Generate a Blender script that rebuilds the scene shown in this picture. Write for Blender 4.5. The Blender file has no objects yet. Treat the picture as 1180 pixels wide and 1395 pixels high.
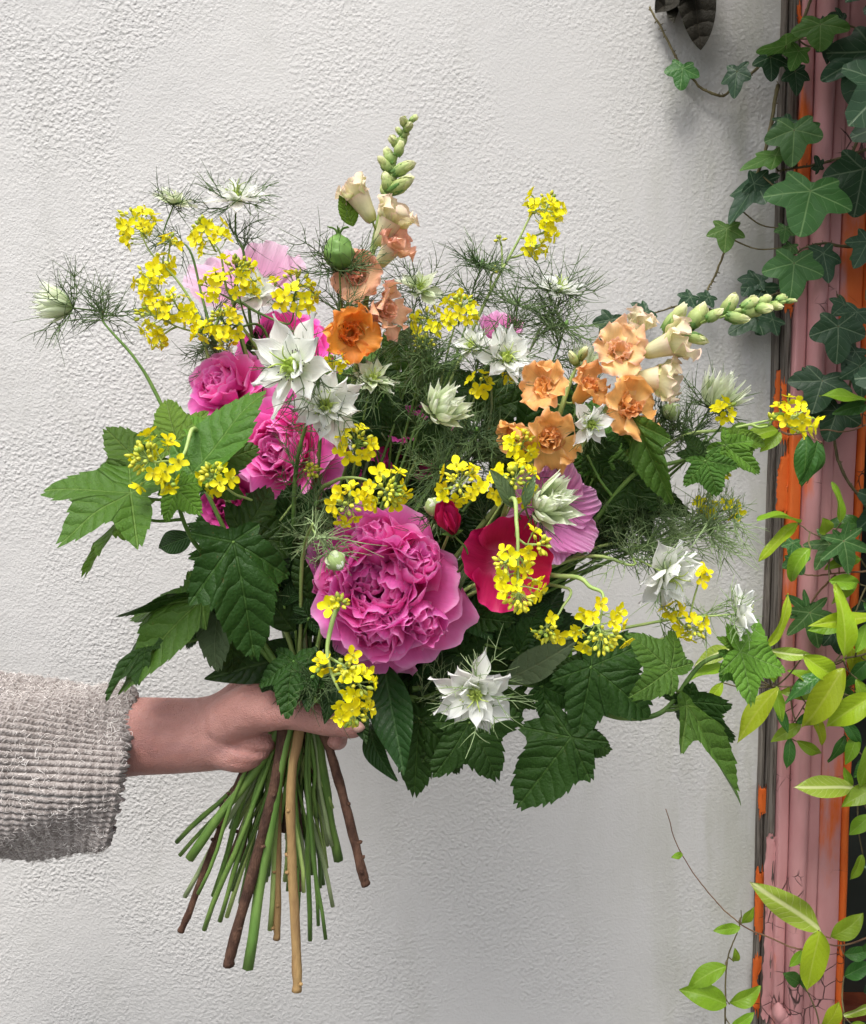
import bpy, math, random
import numpy as np
from mathutils import Matrix, Vector

R_ = math.radians
rng = np.random.default_rng(7)
random.seed(7)
scene = bpy.context.scene
COL = scene.collection

# ------------------------------------------------------------------ camera
CAM = np.array([0.0, 0.0, 1.40])
PITCH = R_(4.6)
FPX = 1181.0
cam = bpy.data.cameras.new('camera')
cam.sensor_fit = 'HORIZONTAL'
cam.sensor_width = 36.0
cam.lens = 36.0 * FPX / 1180.0
cam.clip_start = 0.02
cam.clip_end = 400.0
camo = bpy.data.objects.new('camera', cam)
COL.objects.link(camo)
camo.location = CAM
camo.rotation_euler = (math.pi / 2 - PITCH, 0, 0)
scene.camera = camo

# ------------------------------------------------------------------ world, sun, exposure
world = bpy.data.worlds.new('World')
scene.world = world
world.use_nodes = True
wn = world.node_tree.nodes
wl = world.node_tree.links
wn.clear()
wout = wn.new('ShaderNodeOutputWorld')
wbg = wn.new('ShaderNodeBackground')
wsky = wn.new('ShaderNodeTexSky')
whs = wn.new('ShaderNodeHueSaturation')
wsky.sky_type = 'NISHITA'
wsky.sun_disc = False
SUN_EL, SUN_AZ = R_(63), R_(-160)      # azimuth measured clockwise from +Y
wsky.sun_elevation = SUN_EL
wsky.sun_rotation = SUN_AZ
wsky.dust_density = 3.0
whs.inputs['Saturation'].default_value = 0.22      # overcast: a nearly neutral sky
wl.new(wsky.outputs[0], whs.inputs['Color'])
wl.new(whs.outputs[0], wbg.inputs['Color'])
wbg.inputs['Strength'].default_value = 0.10
wl.new(wbg.outputs[0], wout.inputs[0])
sun = bpy.data.lights.new('sun', 'SUN')
sun.energy = 1.5
sun.angle = R_(30)
sun.color = (1.0, 0.965, 0.92)
suno = bpy.data.objects.new('sun', sun)
COL.objects.link(suno)
sd = Vector((math.sin(SUN_AZ) * math.cos(SUN_EL), math.cos(SUN_AZ) * math.cos(SUN_EL), math.sin(SUN_EL)))
suno.rotation_euler = sd.to_track_quat('Z', 'Y').to_euler()
suno.location = (-1, -2, 4)
vs = scene.view_settings
vs.view_transform = 'Standard'
vs.look = 'None'
vs.gamma = 1.0
vs.use_curve_mapping = False
vs.exposure = 1.2
scene.cycles.use_denoising = True
scene.cycles.max_bounces = 6
scene.cycles.diffuse_bounces = 3
scene.cycles.glossy_bounces = 2
scene.cycles.transmission_bounces = 4
scene.cycles.use_adaptive_sampling = True
scene.cycles.adaptive_threshold = 0.02
scene.cycles.transparent_max_bounces = 8

# ------------------------------------------------------------------ helpers: pixels, vectors
CP, SP = math.cos(PITCH), math.sin(PITCH)
def P(x, y, d):
    """point at world depth d (metres in front of the camera plane) seen at photograph pixel x, y"""
    cx = (x - 590.0) / FPX
    cy = (697.5 - y) / FPX
    v = np.array([cx, CP + cy * SP, -SP + cy * CP])
    return CAM + v * (d / v[1])
def pxm(d): return d / FPX                      # metres per photograph pixel at depth d
def unit(v):
    v = np.asarray(v, float)
    return v / (np.linalg.norm(v) + 1e-12)
def face(f): return unit((f[0], -f[2], f[1]))    # (right, up, towards viewer side) -> world
def frame(z, roll=0.0, up=(0, 0, 1)):
    z = unit(z)
    up = np.asarray(up, float)
    if abs(z @ up) > 0.97: up = np.array([1.0, 0, 0])
    x = unit(np.cross(up, z)); y = np.cross(z, x)
    c, s = math.cos(roll), math.sin(roll)
    return np.stack([x * c + y * s, -x * s + y * c, z], 1)
def mat4(Rm, loc, s=1.0):
    M = np.eye(4); M[:3, :3] = Rm * s; M[:3, 3] = loc
    return M
def rotx(a):
    c, s = math.cos(a), math.sin(a); return np.array([[1, 0, 0], [0, c, -s], [0, s, c]])
def roty(a):
    c, s = math.cos(a), math.sin(a); return np.array([[c, 0, s], [0, 1, 0], [-s, 0, c]])
def rotz(a):
    c, s = math.cos(a), math.sin(a); return np.array([[c, -s, 0], [s, c, 0], [0, 0, 1]])
def T(M, v): return v @ M[:3, :3].T + M[:3, 3]
def U(a, b): return float(rng.uniform(a, b))
def cr(pts, n=8):
    """Catmull-Rom through pts"""
    p = [np.asarray(q, float) for q in pts]
    p = [2 * p[0] - p[1]] + p + [2 * p[-1] - p[-2]]
    out = []
    for i in range(1, len(p) - 2):
        for k in range(n):
            t = k / n
            a, b, c, d = p[i - 1], p[i], p[i + 1], p[i + 2]
            out.append(0.5 * (2 * b + (c - a) * t + (2 * a - 5 * b + 4 * c - d) * t * t + (3 * b - a - 3 * c + d) * t ** 3))
    out.append(p[-2])
    return np.array(out)
def sstep(a, b, x):
    t = np.clip((x - a) / (b - a), 0, 1); return t * t * (3 - 2 * t)

# ------------------------------------------------------------------ helpers: meshes
class MB:
    def __init__(s): s.v = []; s.q = []; s.uv = []; s.n = 0
    def add(s, v, q, uv=None):
        s.v.append(v); s.q.append(q + s.n); s.n += len(v)
        s.uv.append(uv if uv is not None else np.zeros((len(v), 2)))
        return s
    def tube(s, path, rad, sides=6, caps=True):
        s.add(*tube(path, rad, sides, caps)); return s
    def build(s, name, mat):
        return mesh(name, np.concatenate(s.v), np.concatenate(s.q), np.concatenate(s.uv), mat)
def mesh(name, v, q, uv, mat, smooth=True):
    me = bpy.data.meshes.new(name)
    nv, nq = len(v), len(q)
    me.vertices.add(nv)
    me.vertices.foreach_set('co', np.ascontiguousarray(v, np.float32).ravel())
    me.loops.add(nq * 4)
    me.loops.foreach_set('vertex_index', q.astype(np.int32).ravel())
    me.polygons.add(nq)
    me.polygons.foreach_set('loop_start', np.arange(0, nq * 4, 4, dtype=np.int32))
    me.polygons.foreach_set('loop_total', np.full(nq, 4, np.int32))
    me.polygons.foreach_set('use_smooth', np.full(nq, smooth))
    if uv is not None:
        l = me.uv_layers.new(name='UVMap')
        l.data.foreach_set('uv', np.ascontiguousarray(uv[q.ravel()], np.float32).ravel())
    me.materials.append(mat)
    me.update(calc_edges=True)
    return me
def gridq(nu, nv, wrap=False):
    """quads of an nv-rows by nu-columns vertex grid"""
    i = np.arange(nv - 1)[:, None] * nu
    j = np.arange(nu if wrap else nu - 1)[None, :]
    j2 = (j + 1) % nu
    return np.stack([i + j, i + j2, i + nu + j2, i + nu + j], -1).reshape(-1, 4)
def tube(path, rad, sides=6, caps=True):
    p = np.asarray(path, float); n = len(p)
    r = np.broadcast_to(np.asarray(rad, float), (n,)).copy()
    t = np.gradient(p, axis=0); t /= (np.linalg.norm(t, axis=1)[:, None] + 1e-12)
    a = np.array([0, 0, 1.0]) if abs(t[0][2]) < .9 else np.array([1.0, 0, 0])
    x = unit(np.cross(a, t[0])); X = []
    for k in range(n):
        x = unit(x - t[k] * (x @ t[k])); X.append(x)
    X = np.array(X); Y = np.cross(t, X)
    if caps:
        p = np.concatenate([p[:1], p, p[-1:]]); r = np.concatenate([[r[0] * .02], r, [r[-1] * .02]])
        X = np.concatenate([X[:1], X, X[-1:]]); Y = np.concatenate([Y[:1], Y, Y[-1:]])
    th = np.linspace(0, 2 * math.pi, sides, endpoint=False)
    v = p[:, None] + r[:, None, None] * (X[:, None] * np.cos(th)[None, :, None] + Y[:, None] * np.sin(th)[None, :, None])
    L = np.concatenate([[0], np.cumsum(np.linalg.norm(np.diff(p, axis=0), axis=1))])
    uv = np.stack(np.broadcast_arrays(th[None, :] / (2 * math.pi), L[:, None]), -1)
    return v.reshape(-1, 3), gridq(sides, len(p), True), uv.reshape(-1, 2)
def blob(c, ax, L, r, sides=8, rings=7, prof=None):
    """ellipsoid-like body along axis ax from c"""
    s = np.linspace(0, 1, rings)
    rr = r * (np.sin(math.pi * np.clip(s * .97 + .015, 0, 1)) ** .8 if prof is None else np.interp(s, *prof))
    return tube(np.asarray(c)[None] + unit(ax)[None] * (s * L)[:, None], rr, sides, True)

# ------------------------------------------------------------------ helpers: objects
WM = {}
def _link(o, parent, M):
    COL.objects.link(o)
    M = np.eye(4) if M is None else M
    WM[o.name] = M
    if parent is not None:
        o.parent = parent
        o.matrix_local = Matrix((np.linalg.inv(WM[parent.name]) @ M).tolist())
    else:
        o.matrix_local = Matrix(M.tolist())
    return o
def thing(name, label, cat, loc, group=None):
    o = bpy.data.objects.new(name, None)
    o.empty_display_size = 0.02
    M = np.eye(4); M[:3, 3] = loc
    _link(o, None, M)
    tag(o, label, cat, group, 'thing')
    return o
def tag(o, label, cat=None, group=None, kind=None):
    if label: o['label'] = label
    if cat: o['category'] = cat
    if group: o['group'] = group
    if kind: o['kind'] = kind
    return o
def ob(name, me, parent=None, M=None, kind=None, label=None):
    o = bpy.data.objects.new(name, me)
    _link(o, parent, M)
    if kind: o['kind'] = kind
    if label: o['label'] = label
    return o

# ------------------------------------------------------------------ helpers: materials
class NT:
    def __init__(s, name):
        s.m = bpy.data.materials.new(name); s.m.use_nodes = True
        s.t = s.m.node_tree; s.t.nodes.clear()
        s.out = s.t.nodes.new('ShaderNodeOutputMaterial')
    def n(s, typ, **kw):
        nd = s.t.nodes.new(typ)
        for k, v in kw.items(): setattr(nd, k, v)
        return nd
    def put(s, sock, val):
        if isinstance(val, (int, float)): sock.default_value = val
        elif isinstance(val, tuple): sock.default_value = val if len(val) != 3 or sock.type != 'RGBA' else (*val, 1)
        else: s.t.links.new(val, sock)
    def math(s, op, a, b=0.0, c=0.0, clamp=False):
        nd = s.n('ShaderNodeMath', operation=op, use_clamp=clamp)
        s.put(nd.inputs[0], a); s.put(nd.inputs[1], b); s.put(nd.inputs[2], c)
        return nd.outputs[0]
    def step(s, x, a, b):
        nd = s.n('ShaderNodeMapRange', interpolation_type='SMOOTHSTEP')
        s.put(nd.inputs[0], x); s.put(nd.inputs[1], a); s.put(nd.inputs[2], b)
        return nd.outputs[0]
    def mix(s, f, a, b, mode='MIX'):
        nd = s.n('ShaderNodeMix', data_type='RGBA', blend_type=mode)
        s.put(nd.inputs[0], f); s.put(nd.inputs[6], a); s.put(nd.inputs[7], b)
        return nd.outputs[2]
    def noise(s, vec, scale, detail=2.0, rough=.5, dist=0.0):
        nd = s.n('ShaderNodeTexNoise')
        if vec is not None: s.put(nd.inputs['Vector'], vec)
        nd.inputs['Scale'].default_value = scale; nd.inputs['Detail'].default_value = detail
        nd.inputs['Roughness'].default_value = rough; nd.inputs['Distortion'].default_value = dist
        return nd.outputs['Fac']
    def vmul(s, v, xyz):
        nd = s.n('ShaderNodeVectorMath', operation='MULTIPLY')
        s.put(nd.inputs[0], v); nd.inputs[1].default_value = xyz
        return nd.outputs[0]
    def uv(s):
        return s.n('ShaderNodeUVMap').outputs[0]
    def obj(s): return s.n('ShaderNodeTexCoord').outputs['Object']
    def pos(s): return s.n('ShaderNodeNewGeometry').outputs['Position']
    def rnd(s): return s.n('ShaderNodeObjectInfo').outputs['Random']
    def sep(s, v):
        nd = s.n('ShaderNodeSeparateXYZ'); s.put(nd.inputs[0], v); return nd.outputs
    def hsv(s, c, h=.5, sa=1.0, v=1.0):
        nd = s.n('ShaderNodeHueSaturation'); s.put(nd.inputs['Color'], c)
        s.put(nd.inputs['Hue'], h); s.put(nd.inputs['Saturation'], sa); s.put(nd.inputs['Value'], v)
        return nd.outputs[0]
    def bump(s, h, dist, strength=1.0, normal=None):
        nd = s.n('ShaderNodeBump'); s.put(nd.inputs['Height'], h)
        nd.inputs['Distance'].default_value = dist; nd.inputs['Strength'].default_value = strength
        if normal is not None: s.put(nd.inputs['Normal'], normal)
        return nd.outputs[0]
    def finish(s, col, rough=.5, normal=None, trans=0.0, tcol=None, spec=.4, sub=None, sheen=0.0, coat=0.0):
        b = s.n('ShaderNodeBsdfPrincipled')
        s.put(b.inputs['Base Color'], col); s.put(b.inputs['Roughness'], rough)
        b.inputs['Specular IOR Level'].default_value = spec
        b.inputs['Sheen Weight'].default_value = sheen
        b.inputs['Coat Weight'].default_value = coat
        if sub:
            b.inputs['Subsurface Weight'].default_value = sub[0]
            b.inputs['Subsurface Radius'].default_value = sub[1]
            b.inputs['Subsurface Scale'].default_value = sub[2]
        if normal is not None: s.put(b.inputs['Normal'], normal)
        sh = b.outputs[0]
        if trans:
            t = s.n('ShaderNodeBsdfTranslucent')
            s.put(t.inputs['Color'], tcol if tcol is not None else col)
            if normal is not None: s.put(t.inputs['Normal'], normal)
            mx = s.n('ShaderNodeMixShader'); mx.inputs[0].default_value = trans
            s.t.links.new(sh, mx.inputs[1]); s.t.links.new(t.outputs[0], mx.inputs[2]); sh = mx.outputs[0]
        s.t.links.new(sh, s.out.inputs[0])
        return s.m

def m_petal(name, base, mid, tip, edge=None, streak=.25, rough=.5, trans=.3, ns=16, var=.12, hvar=.02):
    t = NT(name); u, v, _ = t.sep(t.uv())
    c = t.mix(t.step(v, 0.0, .45), base, mid)
    c = t.mix(t.step(v, .5, 1.0), c, tip)
    if edge is not None:
        e = t.math('ABSOLUTE', t.math('SUBTRACT', u, .5))
        ed = t.math('MAXIMUM', t.step(e, .40, .5), t.step(v, .90, 1.0))
        c = t.mix(t.math('MULTIPLY', ed, .7), c, edge)
    nd = t.n('ShaderNodeCombineXYZ')
    t.put(nd.inputs[0], t.math('MULTIPLY', u, ns)); t.put(nd.inputs[1], t.math('MULTIPLY', v, 1.6))
    t.put(nd.inputs[2], t.math('MULTIPLY', t.rnd(), 40.0))
    st = t.noise(nd.outputs[0], 2.0, 3.0, .6)
    val = t.math('ADD', t.math('MULTIPLY', t.math('SUBTRACT', st, .5), streak * 2), t.math('ADD', 1.0 - var / 2, t.math('MULTIPLY', t.rnd(), var)))
    c = t.hsv(c, t.math('ADD', .5 - hvar / 2, t.math('MULTIPLY', t.rnd(), hvar)), 1.0, val)
    nrm = t.bump(st, .0009, .4)
    return t.finish(c, rough, nrm, trans, spec=.3)

def m_leaf(name, col, vein, k=8.0, slope=.8, rug=.0012, rough=.42, trans=.30, vmask=.5, midw=.014, var=.35, tcol=None, spec=.25, edge=None, blot=.25):
    """UV = (distance along the lobe's midrib, signed distance from it), in leaf lengths"""
    t = NT(name); s_, t_, _ = t.sep(t.uv())
    at = t.math('ABSOLUTE', t_)
    uo = t.n('ShaderNodeVectorMath', operation='ADD'); t.put(uo.inputs[0], t.uv()); t.put(uo.inputs[1], t.math('MULTIPLY', t.rnd(), 30.0))
    wob = t.math('MULTIPLY', t.math('SUBTRACT', t.noise(uo.outputs[0], 5.0, 2.0), .5), .16)
    ph = t.math('MULTIPLY', t.math('ADD', t.math('SUBTRACT', s_, t.math('MULTIPLY', at, slope)), wob), k)
    tri = t.math('MULTIPLY', t.math('ABSOLUTE', t.math('SUBTRACT', t.math('FRACT', ph), .5)), 2.0)
    vm = t.math('MULTIPLY', t.step(tri, .88, 1.0), t.math('SUBTRACT', 1.0, t.step(at, .12, .42)))
    mid = t.math('SUBTRACT', 1.0, t.step(at, midw * .35, midw * 1.2))
    mask = t.math('MAXIMUM', t.math('MULTIPLY', vm, .55), mid)
    c0 = t.mix(t.math('MULTIPLY', t.noise(t.obj(), 30.0, 3.0, .6), blot * 2, clamp=True), col, t.hsv(col, .49, 1.05, .6))
    c = t.mix(t.math('MULTIPLY', mask, vmask), c0, vein)
    if edge is not None:
        c = t.mix(t.math('MULTIPLY', t.step(at, .10, .24), .75), c, edge)
    spk = t.step(t.noise(uo.outputs[0], 11.0, 4.0, .7), .66, .74)      # browned specks and blemishes
    c = t.mix(t.math('MULTIPLY', spk, .38), c, (.16, .10, .03))
    r = t.rnd()
    c = t.hsv(c, t.math('ADD', .488, t.math('MULTIPLY', r, .024)), 1.0, t.math('ADD', 1 - var / 2, t.math('MULTIPLY', r, var)))
    tert = t.noise(uo.outputs[0], 34.0, 3.0, .6)
    h = t.math('SUBTRACT', t.math('ADD', t.math('SUBTRACT', 1.0, t.math('POWER', tri, 2.0)), t.math('MULTIPLY', tert, 1.0)), t.math('MULTIPLY', mid, .8))
    nrm = t.bump(h, rug, .8)
    return t.finish(c, t.math('ADD', rough, t.math('MULTIPLY', t.math('SUBTRACT', tert, .5), .2)), nrm, trans, tcol=tcol, spec=spec)

def m_stem(name, a, b, rough=.5, scale=60.0, stretch=(1, 1, .25), bumpd=.0006, spec=.35):
    t = NT(name)
    n1 = t.noise(t.vmul(t.pos(), stretch), scale, 3.0, .6)
    c = t.mix(t.step(n1, .3, .7), a, b)
    c = t.hsv(c, .5, 1.0, t.math('ADD', .8, t.math('MULTIPLY', t.rnd(), .4)))
    return t.finish(c, rough, t.bump(t.noise(t.vmul(t.pos(), stretch), scale * 6, 2.0), bumpd, .6), spec=spec)

# ------------------------------------------------------------------ materials
PEONY = m_petal('peony_petal', (.93, .055, .40), (.97, .125, .55), (.98, .24, .65), edge=(.98, .48, .80), streak=.16, trans=.42, ns=10, var=.16)
PEONY_DEEP = m_petal('peony_petal_deep', (.72, .02, .26), (.92, .065, .44), (.95, .13, .54), edge=(.96, .3, .68), streak=.16, trans=.25, ns=10, var=.25)
PEONY_WINE = m_petal('peony_petal_wine', (.30, .01, .09), (.48, .02, .18), (.60, .06, .28), edge=(.66, .1, .36), streak=.2, trans=.2, ns=10, var=.25)
MALLOW = m_petal('mallow_petal', (.84, .16, .50), (.88, .29, .64), (.90, .42, .72), edge=(.93, .56, .8), streak=.22, trans=.35, ns=16)
LILAC = m_petal('lilac_petal', (.66, .22, .42), (.80, .45, .64), (.86, .60, .74), edge=(.9, .66, .8), streak=.25, trans=.5, ns=18)
CRIMSON = m_petal('crimson_petal', (.74, .16, .28), (.46, .003, .06), (.52, .004, .08), edge=(.66, .015, .14), streak=.18, trans=.22, ns=12)
CRIMSON_BUD = m_petal('crimson_bud_petal', (.38, .006, .05), (.52, .008, .07), (.60, .015, .11), streak=.2, trans=.18, ns=12)
WHITE = m_petal('nigella_petal', (.66, .78, .48), (.92, .93, .87), (.94, .95, .93), streak=.15, trans=.42, ns=12, var=.06)
GREENISH = m_petal('nigella_petal_greenish', (.46, .60, .24), (.74, .82, .54), (.90, .93, .80), streak=.18, trans=.35, ns=12, var=.1)
YELLOW = m_petal('mustard_petal', (.80, .72, .03), (.93, .82, .006), (.94, .85, .008), streak=.10, trans=.25, ns=7, var=.12)
PEACH = m_petal('snapdragon_peach', (.84, .62, .40), (.88, .50, .30), (.90, .44, .28), edge=(.92, .56, .46), streak=.18, trans=.35, ns=8)
ORANGE = m_petal('snapdragon_orange', (.88, .60, .24), (.91, .50, .17), (.92, .45, .15), edge=(.95, .60, .34), streak=.16, trans=.35, ns=8)
APRICOT = m_petal('snapdragon_apricot', (.86, .66, .30), (.90, .60, .28), (.90, .56, .32), edge=(.92, .58, .46), streak=.16, trans=.35, ns=8)
VIVID = m_petal('snapdragon_vivid_orange', (.90, .50, .12), (.94, .36, .06), (.94, .32, .05), edge=(.95, .46, .16), streak=.16, trans=.4, ns=8)
CREAM = m_petal('snapdragon_cream', (.62, .66, .26), (.84, .80, .50), (.88, .74, .54), edge=(.86, .62, .52), streak=.14, trans=.35, ns=8)
SNAPBUD = m_petal('snapdragon_bud', (.20, .33, .08), (.42, .52, .18), (.72, .76, .38), streak=.16, trans=.2, ns=8)
CALYX = m_stem('calyx_green', (.10, .22, .04), (.20, .34, .08))
STEM = m_stem('stem_green', (.075, .16, .028), (.16, .26, .055))
STEM_DARK = m_stem('stem_dark_green', (.055, .12, .022), (.12, .20, .045))
STEM_PALE = m_stem('stem_pale_green', (.26, .38, .10), (.38, .48, .16))
STEM_GREY = m_stem('stem_grey_green', (.20, .27, .12), (.30, .36, .18))
BARK = m_stem('bark_brown', (.050, .022, .014), (.13, .065, .04), rough=.8, scale=140, stretch=(1, 1, .5), bumpd=.002)
BARK_TAN = m_stem('bark_tan', (.22, .13, .055), (.34, .22, .09), rough=.75, scale=90, bumpd=.0012)
VINE = m_stem('vine_bark', (.09, .075, .035), (.18, .15, .07), rough=.8, scale=160, bumpd=.0012)
VINE_RED = m_stem('vine_reddish', (.17, .08, .05), (.26, .16, .08), rough=.6)
THREAD = m_stem('thread_green', (.045, .085, .028), (.13, .20, .07), rough=.6, scale=30, stretch=(1, 1, 1))
THREAD_PALE = m_stem('thread_pale', (.16, .24, .09), (.34, .44, .22), rough=.6, scale=30, stretch=(1, 1, 1))
PODM = m_stem('pod_green', (.07, .17, .03), (.17, .30, .07), rough=.45)
CARPEL = m_stem('carpel_green', (.30, .42, .06), (.50, .60, .14), rough=.45)
ANTHER = m_stem('anther_dark', (.03, .02, .035), (.10, .08, .05))
BUDM = m_stem('mustard_bud', (.42, .46, .04), (.72, .66, .05), rough=.5)
BUD_GREEN = m_stem('mustard_green_bud', (.20, .32, .04), (.42, .48, .07), rough=.5)
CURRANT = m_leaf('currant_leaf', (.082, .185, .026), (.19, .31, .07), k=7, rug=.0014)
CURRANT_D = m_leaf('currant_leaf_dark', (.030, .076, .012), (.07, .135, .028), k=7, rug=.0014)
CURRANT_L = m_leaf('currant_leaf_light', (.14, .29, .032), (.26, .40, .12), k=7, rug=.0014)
CURRANT_U = m_leaf('currant_leaf_underside', (.13, .20, .095), (.22, .30, .15), k=7, rug=.0009, rough=.6)
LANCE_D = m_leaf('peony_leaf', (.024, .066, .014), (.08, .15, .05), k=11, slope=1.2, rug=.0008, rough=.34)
LANCE_P = m_leaf('pale_narrow_leaf', (.11, .18, .075), (.20, .28, .12), k=6, slope=1.6, rug=.0005, rough=.5)
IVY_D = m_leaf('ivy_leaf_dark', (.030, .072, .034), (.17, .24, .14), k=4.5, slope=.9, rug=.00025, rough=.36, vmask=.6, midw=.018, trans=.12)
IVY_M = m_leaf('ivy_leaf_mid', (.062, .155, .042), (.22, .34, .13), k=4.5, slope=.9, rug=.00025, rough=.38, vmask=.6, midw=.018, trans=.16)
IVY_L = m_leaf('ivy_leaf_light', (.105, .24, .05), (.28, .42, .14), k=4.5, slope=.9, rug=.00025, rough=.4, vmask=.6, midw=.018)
JAS_Y = m_leaf('jasmine_leaf_yellow', (.36, .50, .028), (.56, .60, .14), k=9, slope=1.1, rug=.00016, rough=.30, vmask=.28, midw=.016, trans=.34)
JAS_L = m_leaf('jasmine_leaf_lime', (.22, .38, .028), (.42, .54, .12), k=9, slope=1.1, rug=.00016, rough=.30, vmask=.25, midw=.016, trans=.30)
JAS_V = m_leaf('jasmine_leaf_veined', (.30, .42, .05), (.66, .70, .34), k=10, slope=1.1, rug=.0002, rough=.30, vmask=.75, midw=.03, trans=.30)
JAS_G = m_leaf('jasmine_leaf_green', (.052, .15, .028), (.13, .25, .06), k=9, slope=1.1, rug=.0003, rough=.2, trans=.12)
DEAD = m_leaf('withered_leaf', (.022, .019, .012), (.05, .04, .025), k=5, rug=.002, rough=.7, trans=.05)

# ------------------------------------------------------------------ shapes: petals and leaves
def petal(L, W, kind='obov', bend=.5, cup=.6, ruf=.1, nf=3.0, notch=.05, reflex=0.0, nu=13, nv=12, rnd_=.35, claw=.22):
    u = np.linspace(-1, 1, nu)[None, :]; v = np.linspace(0, 1, nv)[:, None]
    ph = [U(0, 6.3) for _ in range(6)]
    if kind == 'obov':
        w = W * (claw + (1 - claw) * np.sin(math.pi / 2 * v ** .85)) * (1 - .12 * v ** 6)
        yl = L * v * (1 - rnd_ * np.abs(u) ** 2.6 * v)
        yl = yl - notch * L * v ** 4 * (.5 + .5 * np.sin(4.3 * u + ph[0]) + .5 * np.sin(9.1 * u + ph[1]))
    elif kind == 'star':      # clawed, broad in the middle, drawn out into a point
        w = W * np.clip(np.interp(v, [0, .12, .3, .5, .68, .82, .92, 1], [.16, .22, .72, 1, .80, .34, .09, .01]), 0, 1)
        w = w * (1 + .10 * np.sin(13 * v + ph[0])); yl = L * v + 0 * u
    else:                     # 'lance'
        w = W * (np.sin(math.pi * np.clip(v, 0.02, .995) ** .8) ** .8); yl = L * v + 0 * u
    w = w + 0 * u
    a = bend * v - reflex * np.clip((v - .6) / .4, 0, 1) ** 1.5
    dv = 1.0 / (nv - 1)
    aa = a[:, 0]
    cy = np.concatenate([[0], np.cumsum(np.cos((aa[1:] + aa[:-1]) / 2)) * dv])
    cz = np.concatenate([[0], np.cumsum(np.sin((aa[1:] + aa[:-1]) / 2)) * dv])
    vv = np.clip(yl / L, 0, 1.05)
    g = np.linspace(0, 1, nv)
    y = np.interp(vv.ravel(), g, cy).reshape(vv.shape) * L
    z = np.interp(vv.ravel(), g, cz).reshape(vv.shape) * L
    an = np.interp(vv.ravel(), g, aa).reshape(vv.shape)
    c = max(cup, 1e-3)
    x = w * np.sin(c * u) / c
    zc = w * (1 - np.cos(c * u)) / c
    r = ruf * W * v ** 2.2 * (np.sin(nf * math.pi * u + ph[2] + 2.2 * v) * (.4 + .6 * np.abs(u)) + .5 * np.sin(nf * 2.1 * math.pi * u + ph[3]) * v ** 3)
    r = r + ruf * .6 * W * np.abs(u) ** 2 * np.sin(7 * v + ph[4] + np.sign(u) * 1.3)
    zc = zc + r
    y = y - zc * np.sin(an); z = z + zc * np.cos(an)
    x = x + .05 * W * np.sin(5 * v + ph[5])
    V = np.stack([x, y, z], -1).reshape(-1, 3)
    uv = np.stack(np.broadcast_arrays((u + 1) / 2, v), -1).reshape(-1, 2)
    return V, gridq(nu, nv), uv

def pool(name, n, mat, fn):
    out = []
    for _ in range(n):
        v, q, uv = fn(); out.append(mesh(name, v, q, uv, mat))
    return out
def pick(lst): return lst[int(rng.integers(len(lst)))]
def petalM(F, phi, e, r0=0.0, z0=0.0, s=1.0, twist=0.0, sx=1.0):
    """F: 4x4 flower frame (z = facing); petal at azimuth phi, leaning e from the axis"""
    rad = np.array([math.cos(phi), math.sin(phi), 0]); ax = np.array([0, 0, 1.0])
    y = math.cos(e) * ax + math.sin(e) * rad
    z = math.sin(e) * ax - math.cos(e) * rad
    x = np.cross(y, z)
    Rm = np.stack([x, y, z], 1) @ roty(twist)
    M = np.eye(4); M[:3, :3] = Rm * s; M[:3, 0] *= sx; M[:3, 3] = rad * r0 + ax * z0
    return F @ M

def polar_leaf(lobes, nth=220, nr=12, teeth=34, tamp=.14, rmin=.12, fold=.15, droop=.15, wave=.03, p=1.2, lobe_droop=.2, smul=1.0):
    th = np.linspace(-math.pi, math.pi, nth, endpoint=False)
    A = np.array([R_(l[0]) for l in lobes])[:, None]; Ls = np.array([l[1] for l in lobes])[:, None]; S = np.array([R_(l[2] * smul) for l in lobes])[:, None]
    d = (th[None] - A + math.pi) % (2 * math.pi) - math.pi
    rl = Ls * np.exp(-(np.abs(d) / S) ** p)
    k = rl.argmax(0)
    r = np.maximum((rl ** 7).sum(0) ** (1 / 7.0), rmin)
    pts = np.stack([r * np.sin(th), r * np.cos(th)], 1)
    seg = np.linalg.norm(np.roll(pts, -1, 0) - pts, axis=1); s = np.concatenate([[0], np.cumsum(seg)[:-1]]); tot = seg.sum()
    dd = d[k, np.arange(nth)]
    if teeth:
        f = (s / tot * teeth) % 1.0
        f = np.where(dd > 0, 1 - f, f)
        big = .6 + .4 * np.sin(s / tot * teeth * 2.1 + U(0, 6))
        r = r * (1 + tamp * big * (f ** .8 - .45))
    r = r * (1 + .02 * np.sin(5 * th + U(0, 6)))
    rho = (np.linspace(0, 1, nr) ** .85)[:, None] * .995 + .005
    rr = rho * r[None]
    x = rr * np.sin(th)[None]; y = rr * np.cos(th)[None]
    su = rr * np.cos(dd)[None]; tv = rr * np.sin(dd)[None]
    ph = [U(0, 6.3) for _ in range(4)]
    z = fold * np.abs(tv) * np.minimum(1, rr * 4) - droop * np.maximum(y, 0) ** 2 - lobe_droop * (x ** 2)
    z = z + wave * rr * (np.sin(6 * th + ph[0])[None] + .7 * np.sin(11 * th + ph[1])[None] * rr) + wave * .8 * np.sin(7 * x + ph[2]) * np.sin(6 * y + ph[3])
    V = np.stack([x, y, z], -1).reshape(-1, 3)
    return V, gridq(nth, nr, True), np.stack([su, tv], -1).reshape(-1, 2)

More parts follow.
